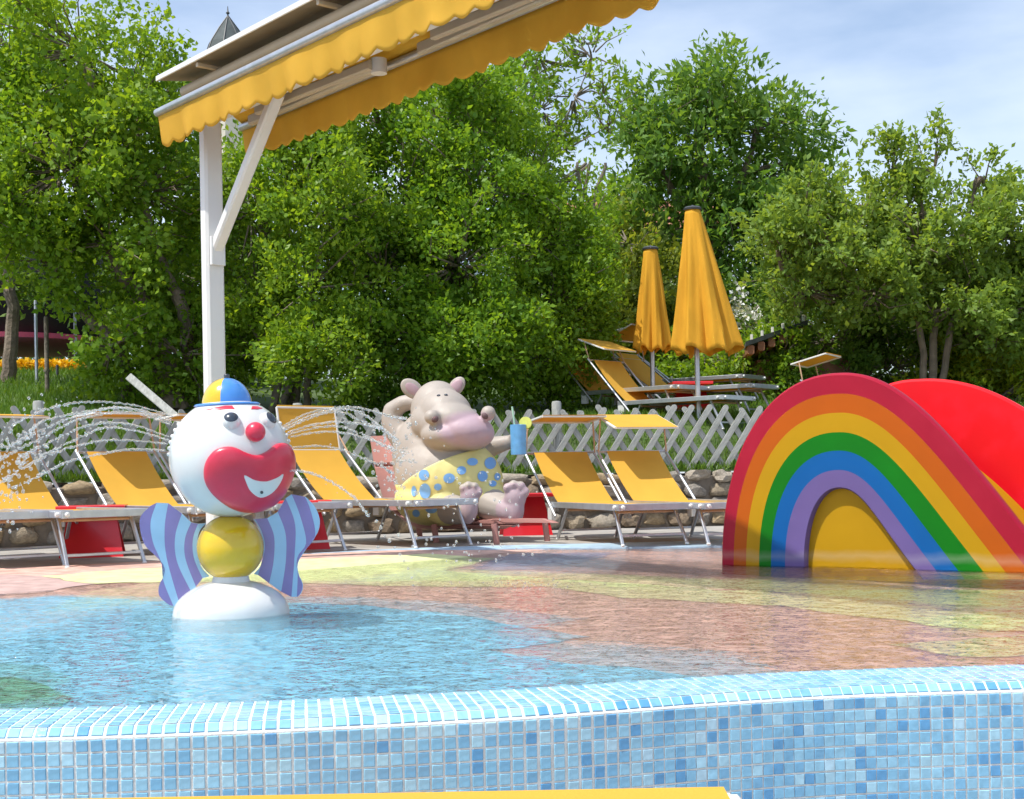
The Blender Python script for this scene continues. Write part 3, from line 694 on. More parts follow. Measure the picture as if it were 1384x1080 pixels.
# wings: bands between polylines
def resample(pts, n):
    pts = [Vector((*p,)) for p in pts]; c = [0]
    for a, b in zip(pts, pts[1:]): c.append(c[-1]+(b-a).length)
    xs_ = np.interp(np.linspace(0,c[-1],n), c, [p.x for p in pts]); ys_ = np.interp(np.linspace(0,c[-1],n), c, [p.y for p in pts])
    return list(zip(xs_, ys_))
def spl(pts, n):
    sm = smooth_curve([Vector((x,y,0)) for x,y in pts], 8); return resample([(p.x,p.y) for p in sm], n)
Lw = [[(296,630),(268,665),(258,730),(272,800),(305,842)], [(264,632),(244,690),(246,765),(278,848)], [(238,626),(213,690),(214,770),(252,880)], [(203,590),(176,680),(182,780),(236,905)],
      [(152,548),(137,640),(142,760),(190,952)], [(108,545),(84,620),(92,700),(122,780),(128,850),(165,952)], [(86,556),(48,595),(44,645),(62,710),(104,756),(130,790),(134,822),(112,870),(113,912),(150,948)]]
Rw = [[(478,618),(505,660),(518,730),(508,800),(478,838)], [(486,619),(512,670),(522,740),(494,842)], [(534,616),(560,690),(556,790),(537,876)], [(576,592),(605,680),(604,790),(584,912)],
      [(608,538),(643,640),(640,760),(624,934)], [(632,522),(664,610),(686,716),(655,765),(646,800),(650,850),(645,934)], [(684,533),(706,590),(722,692),(674,755),(650,800),(652,842),(668,882),(664,914),(648,934)], [(686,533),(722,572),(741,622),(738,662),(724,692),(676,757),(652,800),(654,842),(670,882),(666,915),(650,934)]]
def wing(name, lines, cols, toward):
    m = MB(); n = 26; LN = [spl(l, n) for l in lines]; th = .030
    flat = []
    for l in LN:
        row = []
        for (cx, cy) in l:
            px, py = C1(cx, cy); dy = toward*(abs(px-313)-40)*mpp*.22 + .02
            row.append(cl(px, py, dy))
        flat.append(row)
    K = len(flat)
    for k in range(K-1):
        for i in range(n-1):
            q = [flat[k][i],flat[k][i+1],flat[k+1][i+1],flat[k+1][i]]
            m.add(q, [(0,1,2,3)], cols[k]); m.add([p+Vector((0,th,0)) for p in q], [(3,2,1,0)], cols[k])
    rim = flat[0]+[r[-1] for r in flat[1:-1]]+flat[-1][::-1]+[r[0] for r in flat[1:-1]][::-1]
    kk = len(rim)
    for i in range(kk):
        a, b = rim[i], rim[(i+1)%kk]; m.add([a,b,b+Vector((0,th,0)),a+Vector((0,th,0))], [(0,1,2,3)], 0)
    return m.build(name, [M['c_lblue'], M['c_purple']], clown)
wing('wing', Lw, [0,1,0,1,0,1], -.6)
wing('wing', Rw, [0,1,0,1,0,1,0], -.3)
for sx, px in ((-1,236),(1,396)):
    for k in range(6):
        py = 572+k*8; u = (617-py)/81.5; xx = sx*math.sqrt(max(0,1-u*u))*.985
        m = MB(); q = hc+Vector((xx, -.12, u)).normalized()*(hr*.995); m.ball(q, .010, 10, 8); m.build('spray_nozzle', M['plastic_w'], clown)

# ------------------------------------------------------------------ water jets
cmat = Matrix.Translation(clown.location) @ Matrix.Rotation(-rayaz, 4, 'Z')
drops = MB(); octv = [(1,0,0),(-1,0,0),(0,1,0),(0,-1,0),(0,0,1),(0,0,-1)]
def drop(c, r):
    drops.ball(c, (r*random.uniform(.8,1.2), r*random.uniform(.8,1.2), r*random.uniform(.8,1.4)), 7, 5)
def jet(pts, dep, label, group, r=.0042, breakup=.62, ndrop=18):
    ps = smooth_curve([cl(x, y, 0) for x, y in pts], 14); k = len(ps); o3 = []
    for i, p in enumerate(ps):
        t = i/(k-1); o3.append(cmat @ (p+Vector((0, -.08+dep*t, 0))))
    m = MB(); kb = int(k*breakup)
    fine = []
    for a, b in zip(o3, o3[1:]): fine += [a, a.lerp(b,.5)]
    seg = []; rad = []
    for i, p in enumerate(fine):
        t = i/len(fine); j = .0016+.004*t
        seg.append(p+Vector((random.gauss(0,j*.5),random.gauss(0,j*.5),random.gauss(0,j*.6)))); rad.append(r*random.uniform(.6,1.35)*(1+.3*t))
        if t > breakup and random.random() < .16 and len(seg) > 2:
            rad[0]*=.5; rad[-1]*=.4; m.tube(seg, rad, 6); seg = []; rad = []
            if random.random() < .5: drop(p, r*random.uniform(.8,1.6))
    if len(seg) > 2: rad[-1] *= .3; m.tube(seg, rad, 6)
    m.v = m.v; o = m.build('water_jet', M['spray'])
    tag(o, label, 'water jet', group)
    e, pre = o3[-1], o3[-6]; v = (e-pre)/5
    for _ in range(ndrop):
        t = random.uniform(0, 12); q = e+v*t+Vector((0,0,-.0016*t*t))+Vector([random.gauss(0,.012+.003*t) for _ in range(3)])
        if q.z > .02: drop(q, random.choice([.0035,.005,.006,.0075]))
    for _ in range(10):
        q = random.choice(o3[k//3:])+Vector([random.gauss(0,.012) for _ in range(3)]); drop(q, random.uniform(.002,.005))
def C3(cx, cy): return (cx*.287, 480+cy*.287)
gl = 'water jets spraying from the clown ear on the awning post side'; ll = 'thin arc of water spraying from the clown ear away from the hippo'
for pts, dep in (([(842,285),(650,232),(450,225),(300,262),(168,332)],-.25), ([(836,300),(620,240),(430,262),(270,295),(190,345)],.1), ([(832,310),(640,250),(500,260),(330,318),(110,430)],-.1), ([(828,322),(650,262),(500,272),(380,300),(215,385),(30,475)],.2),
                 ([(822,380),(640,318),(470,322),(330,380),(150,470)],0), ([(820,395),(660,345),(520,330),(400,375),(210,460)],.25), ([(812,412),(620,395),(480,408),(300,470),(90,600)],-.3), ([(805,442),(650,437),(500,460),(380,490),(280,545),(150,605)],-.15)):
    jet([C3(*q) for q in pts], dep, ll, gl, ndrop=24)
def C4(cx, cy): return (380+cx*.2036, 540+cy*.2037)
gr = 'water jets spraying from the clown ear on the hippo side'; lr = 'thin arc of water spraying from the clown ear toward the hippo'
for pts, dep in (([(15,185),(200,90),(450,52),(600,68),(760,112),(870,130)],.1), ([(25,195),(220,105),(430,72),(560,110),(680,210),(735,260)],-.1), ([(30,205),(240,110),(420,78),(600,150),(820,250)],.25), ([(55,220),(240,168),(420,160),(600,192),(640,210)],-.2),
                 ([(60,235),(260,185),(420,182),(560,230),(720,310)],.15), ([(70,250),(280,220),(450,236),(650,300),(745,355)],-.15), ([(82,322),(250,312),(400,336),(560,400),(690,462),(742,500)],0)):
    jet([C4(*q) for q in pts], dep, lr, gr, ndrop=22)
mp_ = [C4(*q) for q in ((-60,500),(0,490),(90,475),(200,495),(330,560),(450,650),(550,780))]
ps = mp_
jet(mp_, -.25, 'single stream of water arcing out of the clown mouth', None, r=.0045, breakup=.7, ndrop=0)
for k, q in enumerate(((590,810),(618,850),(640,905),(672,938),(705,982),(738,1028),(765,1070),(790,1120),(812,1180),(820,1230))):
    drop(cmat @ cl(*C4(*q), -.36), .0085-.0003*k)
for _ in range(100):   # spray falling in front of the hippo
    px = random.gauss(650,48); py = random.uniform(640,772); drop(cmat @ cl(px, py, random.uniform(-.2,.25)), random.choice([.0035,.0045,.006,.0075]))
for _ in range(16):
    px = random.gauss(565,34); py = 600+random.gauss(0,28)+(px-565)*.55; drop(cmat @ cl(px, py, random.uniform(-.2,.25)), random.choice([.003,.004,.0055]))
for _ in range(110):
    px = random.uniform(-5,90); py = 590+random.gauss(15,34)-(px-40)*.3; drop(cmat @ cl(px, py, random.uniform(-.3,.25)), random.choice([.004,.006,.0085]))
for _ in range(170):   # splash on the water
    a = random.gauss(700,45); q = G(a, 797+random.gauss(0,4)); drop((q.x, q.y, abs(random.gauss(0,.022))+.003), random.uniform(.0018,.0042))
o = drops.build('water_droplets', M['spray']); tag(o, 'loose spray of falling water droplets around the clown fountain', 'water'); stuff(o)

# ------------------------------------------------------------------ rainbow slide
b0, b1 = G(977,763), G(1384,773); sdir = (b1-b0); sdir.z = 0; sdir.normalize(); snorm = Vector((sdir.y,-sdir.x,0))   # toward camera
def on_slab(px, py):
    xc, yc = (px-692)/FPX, (HZ-py)/FPX; dv = xc*cR+yc*cU+cF; o = Vector((0,0,CAMZ))
    t = (b0-o).dot(snorm)/dv.dot(snorm); return o+dv*t
def C7(cx, cy): return (960+cx*.3064, 480+cy*.3062)
XL = [55,103,158,215,268,330,412]; YA = [88,170,254,340,422,507,583]; XA = [585,580,575,572,570,568,572]; XR = [1505,1398,1292,1196,1088,992,906]
slide = thing('rainbow_slide', 'small pool slide shaped like a rainbow arch with yellow centre', 'slide', (b0.x,b0.y,0), math.atan2(sdir.y,sdir.x))
inv = (Matrix.Translation((b0.x,b0.y,0)) @ Matrix.Rotation(math.atan2(sdir.y,sdir.x),4,'Z')).inverted()
def arch(i, n=44):
    pts = []; yb = 990
    for k in range(n//2+1):
        a = PI/2*k/(n//2); ex = 2/2.25
        pts.append((XA[i]-(XA[i]-XL[i])*math.cos(a)**ex, 925-(925-YA[i])*math.sin(a)**ex))
    pts = [(XL[i], yb)]+pts
    x0, y0, x1, y1 = XA[i], YA[i], XR[i], 945.0
    sl_ = 1.27; L1 = (x1-x0); c1 = (x0+L1*.30, y0); c2 = (x1-(y1-y0)/sl_*.62, y1-(y1-y0)*.62)
    for k in range(1, n+1):
        t = k/n; pts.append(tuple((1-t)**3*a+3*(1-t)**2*t*b+3*(1-t)*t*t*c+t**3*d for a,b,c,d in zip((x0,y0),c1,c2,(x1,y1))))
    pts.append((x1+(yb-y1)/sl_, yb)); return pts
TH = .10
def loc(px, py, y=0): v = inv @ on_slab(px, py); return Vector((v.x, y, v.z))
arcs = [[loc(*C7(*q)) for q in arch(i)] for i in range(7)]
m = MB(); K = len(arcs[0])
for i in range(6):
    for k in range(K-1): m.add([arcs[i][k],arcs[i][k+1],arcs[i+1][k+1],arcs[i+1][k]], [(0,1,2,3)], i)
def ring_in(a, amt):      # rounded outer edge
    out = []
    for k in range(K):
        t = (a[min(k+1,K-1)]-a[max(k-1,0)]).normalized(); out.append(a[k]+Vector((-t.z,0,t.x))*amt)
    return out
e1 = [p+Vector((0,.012,0)) for p in ring_in(arcs[0],.010)]; e2 = [p+Vector((0,.03,0)) for p in ring_in(arcs[0],.016)]; e3 = [p+Vector((0,TH-.03,0)) for p in ring_in(arcs[0],.016)]; e4 = [p+Vector((0,TH,0)) for p in arcs[0]]
for a, b in ((arcs[0],e1),(e1,e2),(e2,e3),(e3,e4)):
    for k in range(K-1): m.add([a[k],b[k],b[k+1],a[k+1]], [(0,1,2,3)], 0)
bk = [p+Vector((0,TH,0)) for p in arcs[6]]
for k in range(K-1): m.add([e4[k],bk[k],bk[k+1],e4[k+1]], [(0,1,2,3)], 0)
i1 = [p+Vector((0,.012,0)) for p in ring_in(arcs[6],-.008)]; i2 = [p+Vector((0,.075,0)) for p in ring_in(arcs[6],-.010)]
for a, b in ((arcs[6],i1),(i1,i2)):
    for k in range(K-1): m.add([a[k],b[k],b[k+1],a[k+1]], [(0,1,2,3)], 5)
m.build('rainbow_wall', [M['r_shaded_red'],M['r_orange'],M['r_yellow'],M['r_green'],M['r_blue'],M['r_purple']], slide)
m = MB(); inn = [Vector((p.x,.055,p.z)) for p in ring_in(arcs[6],.01)]; cx_ = sum((p.x for p in inn))/K
base = [Vector((p.x,.055,min(p.z, inn[0].z))) for p in inn]
m.v = [tuple(p) for p in inn]+[(p.x,.055,inn[0].z) for p in inn]
for k in range(K-1): m.f.append([k,k+1,K+k+1,K+k]); m.m.append(0)
m.build('centre_panel', M['r_yellow'], slide)
# far wall, chute between
OFF = Vector((.78*math.cos(0)+.0,.0,0)); off_w = Vector((.60,.58,0)); lo = inv.to_3x3() @ off_w
xpk = max(arcs[0], key=lambda p: p.z).x
fw = [Vector((xpk+(p.x-xpk)*(1.4 if p.x > xpk else 1.0), p.y+.16*p.z, p.z))+lo for p in arcs[0]]
m = MB(); thk = Vector((0,.09,0)); zb = -.15
for k in range(K-1):
    a, b = fw[k], fw[k+1]; a0 = Vector((a.x,a.y,zb)); b0_ = Vector((b.x,b.y,zb))
    m.add([a,b,b0_,a0], [(0,1,2,3)]); m.add([a+thk,b+thk,b0_+thk,a0+thk], [(3,2,1,0)])
    n1, n2 = ring_in(fw,.018)[k], ring_in(fw,.018)[k+1]
    m.add([a,b,n2+Vector((0,.02,0)),n1+Vector((0,.02,0))], [(3,2,1,0)]); m.add([n1+Vector((0,.02,0)),n2+Vector((0,.02,0)),n2+Vector((0,.07,0)),n1+Vector((0,.07,0))], [(3,2,1,0)]); m.add([n1+Vector((0,.07,0)),n2+Vector((0,.07,0)),b+thk,a+thk], [(3,2,1,0)])
m.build('far_wall', M['r_sunlit_red'], slide)
m = MB(); kA = K//3+2
def low(k): t = (k-kA)/(K-1-kA); return arcs[0][k].z-(.34*(1-t)**1.3+.07)
for k in range(kA, K-1):
    a, b = arcs[0][k], arcs[0][k+1]
    m.add([(a.x,TH-.01,low(k)),(b.x,TH-.01,low(k+1)),(b.x,lo.y+.02,low(k+1)),(a.x,lo.y+.02,low(k))], [(0,1,2,3)])
m.build('chute', M['r_yellow'], slide)
for i in range(4):   # climbing steps at the upright end
    z = .22+i*.24; p = arcs[2][0]; m = MB(); m.bar((p.x+.05+i*.05,TH-.02,z),(p.x+lo.x+.05+i*.05,lo.y+.02,z), .14, .04); m.build('step', M['r_sunlit_red'], slide)

# ------------------------------------------------------------------ hippo statue on terracotta lounger
HD = 11.75; hm = HD/FPX; ho = P(620,732,HD); ho.z = .02
hip = thing('hippo_statue', 'painted hippo statue in yellow dotted shorts reclining with a blue drink', 'statue', ho)
hchair = thing('statue_lounger', 'terracotta painted lounger under the hippo statue', 'lounger', ho)
def h(px, py, dy=0): return Vector(((px-620)*hm, dy, (732-py)*hm))
def remesh(mb, name, material, parent, vox=.016, sm=6, keep=None):
    me = mb.mesh('tmp', material); o = link('tmp', me)
    r = o.modifiers.new('r','REMESH'); r.mode = 'VOXEL'; r.voxel_size = vox; r.use_smooth_shade = True
    s_ = o.modifiers.new('s','SMOOTH'); s_.iterations = sm; s_.factor = .5
    dg = bpy.context.evaluated_depsgraph_get(); me2 = bpy.data.meshes.new_from_object(o.evaluated_get(dg)); bpy.data.objects.remove(o)
    if keep:
        bm = bmesh.new(); bm.from_mesh(me2)
        bmesh.ops.delete(bm, geom=[v for v in bm.verts if not keep(v.co)], context='VERTS'); bm.to_mesh(me2); bm.free()
    me2.name = name; me2.materials.clear(); me2.materials.append(material)
    for p_ in me2.polygons: p_.use_smooth = True
    return link(name, me2, parent)
def limb(mb, pts, rs):
    ps = smooth_curve(pts, 6); k = len(ps); rr = np.interp(np.linspace(0,len(rs)-1,k), range(len(rs)), rs)
    mb.tube(ps, list(rr), 14); mb.ball(ps[0], rr[0], 14, 10); mb.ball(ps[-1], rr[-1], 14, 10)
Rt = lambda a, ax='Y': Matrix.Rotation(R(a), 3, ax)
b = MB()
b.ball(h(606,648,0), (72*hm,.44,62*hm), 28, 20, Rt(16))       # belly
b.ball(h(577,612,.12), (46*hm,.34,60*hm), 24, 18, Rt(14))     # chest
b.ball(h(600,615,.05), (58*hm,.36,38*hm), 24, 18, Rt(12))
b.ball(h(594,556,-.02), (36*hm,.24,40*hm), 24, 18, Rt(6))      # skull
b.ball(h(600,575,-.10), (42*hm,.28,34*hm), 24, 18, Rt(12))
b.ball(h(609,578,-.16), (44*hm,.27,33*hm), 24, 18, Rt(12))
b.ball(h(606,563,-.14), (37*hm,.27,34*hm), 24, 18, Rt(22))
b.ball(h(619,574,-.24), (40*hm,.26,27*hm), 24, 18, Rt(22))
b.ball(h(632,587,-.30), (40*hm,.24,25*hm), 28, 20, Rt(6))      # muzzle
b.ball(h(610,592,-.27), (36*hm,.26,22*hm), 28, 20, Rt(4))
b.ball(h(591,568,-.46), (10.5*hm,.070,10*hm), 16, 12)          # nostril lobes
b.ball(h(664,564,-.42), (10*hm,.070,10*hm), 16, 12)
limb(b, [h(548,598,.20),h(531,572,.24),h(530,554,.24)], [.125,.105,.085])   # raised arm
limb(b, [h(530,554,.24),h(548,544,.20),h(568,545,.16)], [.085,.075,.065])
limb(b, [h(648,612,.05),h(668,606,.0),h(685,602,-.05)], [.11,.085,.068])     # cup arm
limb(b, [h(685,602,-.05),h(698,599,-.07)], [.066,.055])
for fy, fz in ((0,-6),(-.03,0),(-.03,6)): limb(b, [h(694,600+fz,-.04),h(701,600+fz*.8,-.12),h(708,600+fz,-.13)], [.026,.024,.020])
limb(b, [h(692,596,-.08),h(698,590,-.14),h(704,590,-.15)], [.026,.024,.020])  # thumb
# legs and feet, soles toward the pool
limb(b, [h(590,676,-.15),h(614,688,-.42),h(634,690,-.58)], [.17,.135,.10])
limb(b, [h(640,668,-.05),h(666,684,-.30),h(690,692,-.48)], [.19,.15,.11])
for (fx_, fy_, dd, w_) in ((639,680,-.62,1.0),(697,683,-.52,1.12)):
    b.ball(h(fx_-1,fy_+8,dd), (11.5*w_*hm,.075,20*w_*hm), 18, 14, Rt(8)); b.ball(h(fx_,fy_-8,dd-.01), (13*w_*hm,.065,14*w_*hm), 18, 14, Rt(8))
    for k, (ox, oy, rr) in enumerate(((-9,-19,5),(-1.5,-22.5,5.6),(7,-21,5.4),(12.5,-14,4.6))): b.ball(h(fx_+ox*w_,fy_+oy*w_,dd-.02), (rr*w_*hm,.05,6*w_*hm), 12, 10)
body = remesh(b, 'body', M['h_skin'], hip, .014, 5)
at = body.data.attributes.new('pink', 'FLOAT', 'POINT'); vals = []
mz = h(640,585,-.42)
for v in body.data.vertices:
    c = v.co; d1 = ((c.x-mz.x)/(44*hm))**2+((c.z-mz.z)/(25*hm))**2; w1 = max(0,min(1,(1.15-d1)*1.8))*max(0,min(1,(-.12-c.y)*5))
    soles = 1.0 if (c.y < -.56 and c.z < .48 and c.x > .05) else 0
    if c.x > h(672,0).x and c.y < -.52 and c.z < .5: soles = 1
    vals.append(max(w1, soles*.8))
at.data.foreach_set('value', vals)
for px, py, tl in ((561,527,-42),(621,525,32)):
    m = MB(); m.ball((0,0,0), (12*hm,.025,17*hm) if px < 600 else (10*hm,.022,15*hm), 20, 14); e = m.build('ear', M['h_skin'], hip); e.location = h(px,py,-.06); e.rotation_euler = (0,R(tl*1.25),R(12 if px<600 else -12))
    m = MB(); m.ball((0,-.014,-.004), (7.5*hm,.016,12*hm), 16, 12); m.build('inner_ear', M['h_pink'], e)
bv = None
def hbvh(o):
    dg = bpy.context.evaluated_depsgraph_get(); return BVHTree.FromPolygons([v.co for v in o.data.vertices],[p.vertices for p in o.data.polygons])
bv = hbvh(body)
def surf(px, py, tree=None):
    hit = (tree or bv).ray_cast(Vector((h(px,py).x, -3, h(px,py).z)), Vector((0,1,0))); return hit[0], hit[1]
for px, py in ((599,539),(608.5,538.5)):
    q, n = surf(px,py); m = MB(); m.ball(q, (2.6*hm,.012,1.7*hm), 12, 8); m.build('eye', M['c_black'], hip)
for px, py in ((595,571),(660,567.5)):
    q, n = surf(px,py); m = MB(); m.ball(q+Vector((0,.012,0)), (5.0*hm,.028,4.6*hm), 16, 10, Rt(-30 if px<620 else 30)); m.build('nostril', mat('nostril_dark',(.12,.07,.075),.7), hip)
# shorts
s_ = MB()
s_.ball(h(608,650,-.01), (75*hm,.47,63*hm), 28, 20, Rt(16)); s_.ball(h(586,676,-.02), (52*hm,.42,36*hm), 24, 16)
limb(s_, [h(590,674,-.14),h(606,684,-.33)], [.195,.175]); limb(s_, [h(640,666,-.05),h(658,678,-.22)], [.215,.185])
wl0, wl1 = h(548,656), h(690,604)
def keep(c):
    zz = wl0.z+(wl1.z-wl0.z)*min(1.05,max(0,(c.x-wl0.x)/(wl1.x-wl0.x)))**.75
    return c.z < zz+.045*math.sin(PI*min(1,max(0,(c.x-wl0.x)/(wl1.x-wl0.x)))) and c.z > .12
sh = remesh(s_, 'shorts', M['h_shorts'], hip, .014, 5, keep)
bm = bmesh.new(); bm.from_mesh(sh.data)
for v in bm.verts:
    if v.is_boundary and v.co.z > .3:
        f_ = min(1.05,max(0,(v.co.x-wl0.x)/(wl1.x-wl0.x))); v.co.z = wl0.z+(wl1.z-wl0.z)*f_**.75+.045*math.sin(PI*min(1,f_))
bm.to_mesh(sh.data); bm.free()
md = sh.modifiers.new('s','SOLIDIFY'); md.thickness = .012
sv = hbvh(sh)
for px, py, r1, r2 in ((610,628,9,6),(642,627,7,5),(665,629,7.5,8),(579,643,7,7),(628,638,6,5.5),(612,648,7.5,6.5),(655,646,6.5,7),(674,647,4,5),(580,664,7.5,10),(565,664,3.5,7),(597,659,5,4.5),(668,656,5,4),(553,655,4,5),(588,688,8,5),(567,693,5,5),(632,664,4.5,4),(681,662,3.5,3.5)):
    m = MB(); vs = []; ok = True; rings = 4; seg = 18
    for i in range(rings+1):
        for j in range(seg):
            a = 2*PI*j/seg; f_ = i/rings; q, n = surf(px+r1*f_*math.cos(a), py-r2*f_*math.sin(a), sv)
            if q is None: ok = False; break
            vs.append(q+Vector((0,-.004,0))+n*.002*(1 if n.y < 0 else -1))
        if not ok: break
    if not ok: continue
    m.add(vs, [(i*seg+j,i*seg+(j+1)%seg,(i+1)*seg+(j+1)%seg,(i+1)*seg+j) for i in range(rings) for j in range(seg)]); m.build('dot', M['h_dot'], sh)
# cup
cup = thing('drink_cup', 'blue cup with green straw and lemon slice in the hippo hand', 'cup', ho+h(703,618,-.12))
m = MB(); m.lathe([(.001,0),(.068,0),(.072,.26),(.064,.262),(.062,.24),(.001,.235)], 24); m.build('cup_body', M['h_cup'], cup)
m = MB(); m.tube([(-.025,0,.2),(-.05,0,.42)], .008, 8); m.build('straw', M['straw'], cup)
m = MB(); m.lathe([(.001,-.012),(.052,-.012),(.056,0),(.052,.012),(.001,.012)], 20, M=Rt(80,'X'), c=(.065,0,.275)); m.build('lemon_slice', M['lemon'], cup)
# chair
def slab(pts, w0, w1, t, name):
    m = MB(); pl = smooth_curve(pts, 8); k = len(pl); vs = []
    for i, p in enumerate(pl):
        tg = (pl[min(i+1,k-1)]-pl[max(i-1,0)]).normalized(); sd_ = Vector((-.80,.60,0)); up = tg.cross(sd_).normalized()
        if up.z < 0 and abs(up.z) > .2: up = -up
        w_ = .27
        prof_ = [(-w_,-t/2),(-w_+.02,-t/2-.012),(w_-.02,-t/2-.012),(w_,-t/2),(w_,t/2),(w_-.02,t/2+.008),(-w_+.02,t/2+.008),(-w_,t/2)]
        vs += [p+sd_*a+up*c for a,c in prof_]
    fs = [(i*8+j,i*8+(j+1)%8,(i+1)*8+(j+1)%8,(i+1)*8+j) for i in range(k-1) for j in range(8)]+[tuple(range(7,-1,-1)),tuple(range((k-1)*8,k*8))]
    m.add(vs, fs); return m.build(name, M['h_chair'], hchair)
slab([h(528,588,.50),h(538,640,.36),h(555,692,.22)], .3,.3,.07,'backrest')
slab([h(560,694,.26),h(585,708,.05),h(625,708,-.2)], .3,.3,.07,'seat')
slab([h(618,708,-.17),h(660,708,-.42),h(700,702,-.62),h(716,706,-.70)], .3,.3,.06,'footrest')
for q in ((560,700,.45),(590,708,-.35),(735,705,-.45),(670,706,-.85)):
    p = h(*q); m = MB(); m.bar(p,(p.x+.02,p.y,.0), .05,.05); m.build('leg', M['h_chair'], hchair)

# ------------------------------------------------------------------ parasols
def parasol(label, px_top, py_top, d, H, Rb, skew, lean):
    top = P(px_top, py_top, d); x, y = top.x+lean, top.y; zg = zt(x, y); Hh = top.z-zg
    t = thing('closed_parasol', label, 'parasol', (x,y,zg), 0, 'closed yellow parasols on the lawn')
    m = MB(); m.tube([(0,0,-.1),(-lean,0,Hh-.02)], .030, 12); m.build('pole', M['alu'], t)
    m = MB(); n = 96; k = 26; vs = []
    for i in range(k+1):
        v = i/k; r = .085+(Rb-.085)*v**.95
        for j in range(n):
            a = 2*PI*j/n; pl_ = .16*math.sin(8*a+.6*math.sin(2*a))*min(1,v*2.2)+.07*math.sin(17*a+v*3)*v + .05*mnoise.noise(Vector((math.cos(a)*2,math.sin(a)*2,v*2.5)))
            rr = r*(1+pl_); z = Hh-.03-H*v + (.035*math.sin(8*a+.5)+.05*mnoise.noise(Vector((math.cos(a)*1.5,math.sin(a)*1.5,4))))*max(0,v-.85)/.15
            vs.append((-lean*(1-v*H/Hh)+skew*v+rr*math.cos(a), rr*math.sin(a), z))
    m.add(vs, [(i*n+j,i*n+(j+1)%n,(i+1)*n+(j+1)%n,(i+1)*n+j) for i in range(k) for j in range(n)]); o = m.build('canopy', M['umbfab'], t)
    md = o.modifiers.new('s','SOLIDIFY'); md.thickness = .004
    m = MB(); m.lathe([(.001,0),(.10,0),(.105,.02),(.085,.035),(.03,.045),(.001,.06)], 24, c=(-lean,0,Hh-.035)); m.build('cap', M['dark'], t)
    return t
parasol('tall closed yellow parasol with a wide flared skirt on the lawn behind the fence', 936, 280, 15.2, 1.62, .36, .13, .03)
parasol('smaller closed yellow parasol standing farther back beside the hedge', 879, 334, 16.6, 1.25, .215, .015, .0)

# loungers on the upper lawn
def on_lawn(px, d): x = (px-692)/FPX*d; return (x, d, zt(x, d)+.0)
UP = 'sun loungers on the lawn behind the fence'
lounger('yellow lounger on the lawn right under the closed parasols, back raised steeply', on_lawn(1000,14.9), R(47), UP, back=47, ctilt=-20, arm=(.10,.24))
lounger('yellow lounger on the lawn with its canopy flipped up, between the two parasols', on_lawn(1035,15.9), R(50), UP, back=38, ctilt=22, arm=(.05,.3))
lounger('yellow lounger on the lawn farther back, at the edge of the dense shrub', on_lawn(938,15.6), R(45), UP, back=46, ctilt=4, arm=(.05,.28))
lounger('yellow lounger on the lawn with its feet pointing at the rainbow slide', on_lawn(1020,17.4), R(52), UP, back=36, ctilt=10, arm=(.05,.3))
lounger('yellow lounger on the lawn with only its canopy showing above the rainbow slide', on_lawn(1330,14.75), R(60), UP, back=40, ctilt=14, arm=(.05,.24), z0=.32)
p = on_lawn(935,16.6); red_table('red side table on the lawn under the closed parasols', (p[0],p[1],p[2]-.02), R(5), 'red side tables on the lawn')
# lounger on the lower terrace in front of the camera
fl = lounger('yellow lounger canopy in the foreground below the blue tiled pool wall', (-.185,2.84,-.74), R(180.2), None, ctilt=4, arm=(.05,.222), w=.74)
# plank leaning near the fence
m = MB(); q0, q1 = P(238,562,12.4), P(174,509,12.8); m.bar(q0+Vector((.12,0,-.12)), q1, .075, .03, up=(0,-1,.3)); o = m.build('leaning_plank', M['oldwood']); tag(o, 'grey weathered plank leaning up behind the fence beside the tree', 'plank')

# ------------------------------------------------------------------ trees and shrubs
def leaves_mesh(name, ctr, out, size, material, tint_lo, tint_hi, upb=.4, cl_tint=None, droop=0.0, aspect=.5):
    n = len(ctr); d = RNG.normal(size=(n,3)); d += out*.7; d[:,2] += upb-droop; d /= np.linalg.norm(d,axis=1)[:,None]
    nn = RNG.normal(size=(n,3))*.75+out*.5; nn[:,2] += .75
    w = np.cross(d, nn); w /= np.linalg.norm(w,axis=1)[:,None]+1e-9; up = np.cross(w, d)
    sz = size*RNG.uniform(.5,1.45,(n,1))
    v = np.empty((n,4,3)); v[:,0] = ctr; v[:,1] = ctr+d*sz*.45+w*sz*aspect*.5+up*sz*.07; v[:,2] = ctr+d*sz-up*sz*.05; v[:,3] = ctr+d*sz*.45-w*sz*aspect*.5+up*sz*.07
    me = bpy.data.meshes.new(name); me.vertices.add(4*n); me.loops.add(4*n); me.polygons.add(n)
    me.vertices.foreach_set('co', v.astype(np.float32).ravel()); me.loops.foreach_set('vertex_index', np.arange(4*n, dtype=np.int32))
    me.polygons.foreach_set('loop_start', np.arange(0,4*n,4, dtype=np.int32)); me.polygons.foreach_set('loop_total', np.full(n,4,dtype=np.int32))
    t = RNG.uniform(0,1,n); 
    if cl_tint is not None: t = np.clip(t*.55+cl_tint*.45,0,1)
    col = np.ones((n,4,4)); col[:,:,:3] = (np.array(tint_lo)[None]*(1-t[:,None])+np.array(tint_hi)[None]*t[:,None])[:,None,:]
    me.update(); a = me.attributes.new('tint','FLOAT_COLOR','POINT'); a.data.foreach_set('color', col.astype(np.float32).ravel())
    me.materials.append(material); me.validate(); return me
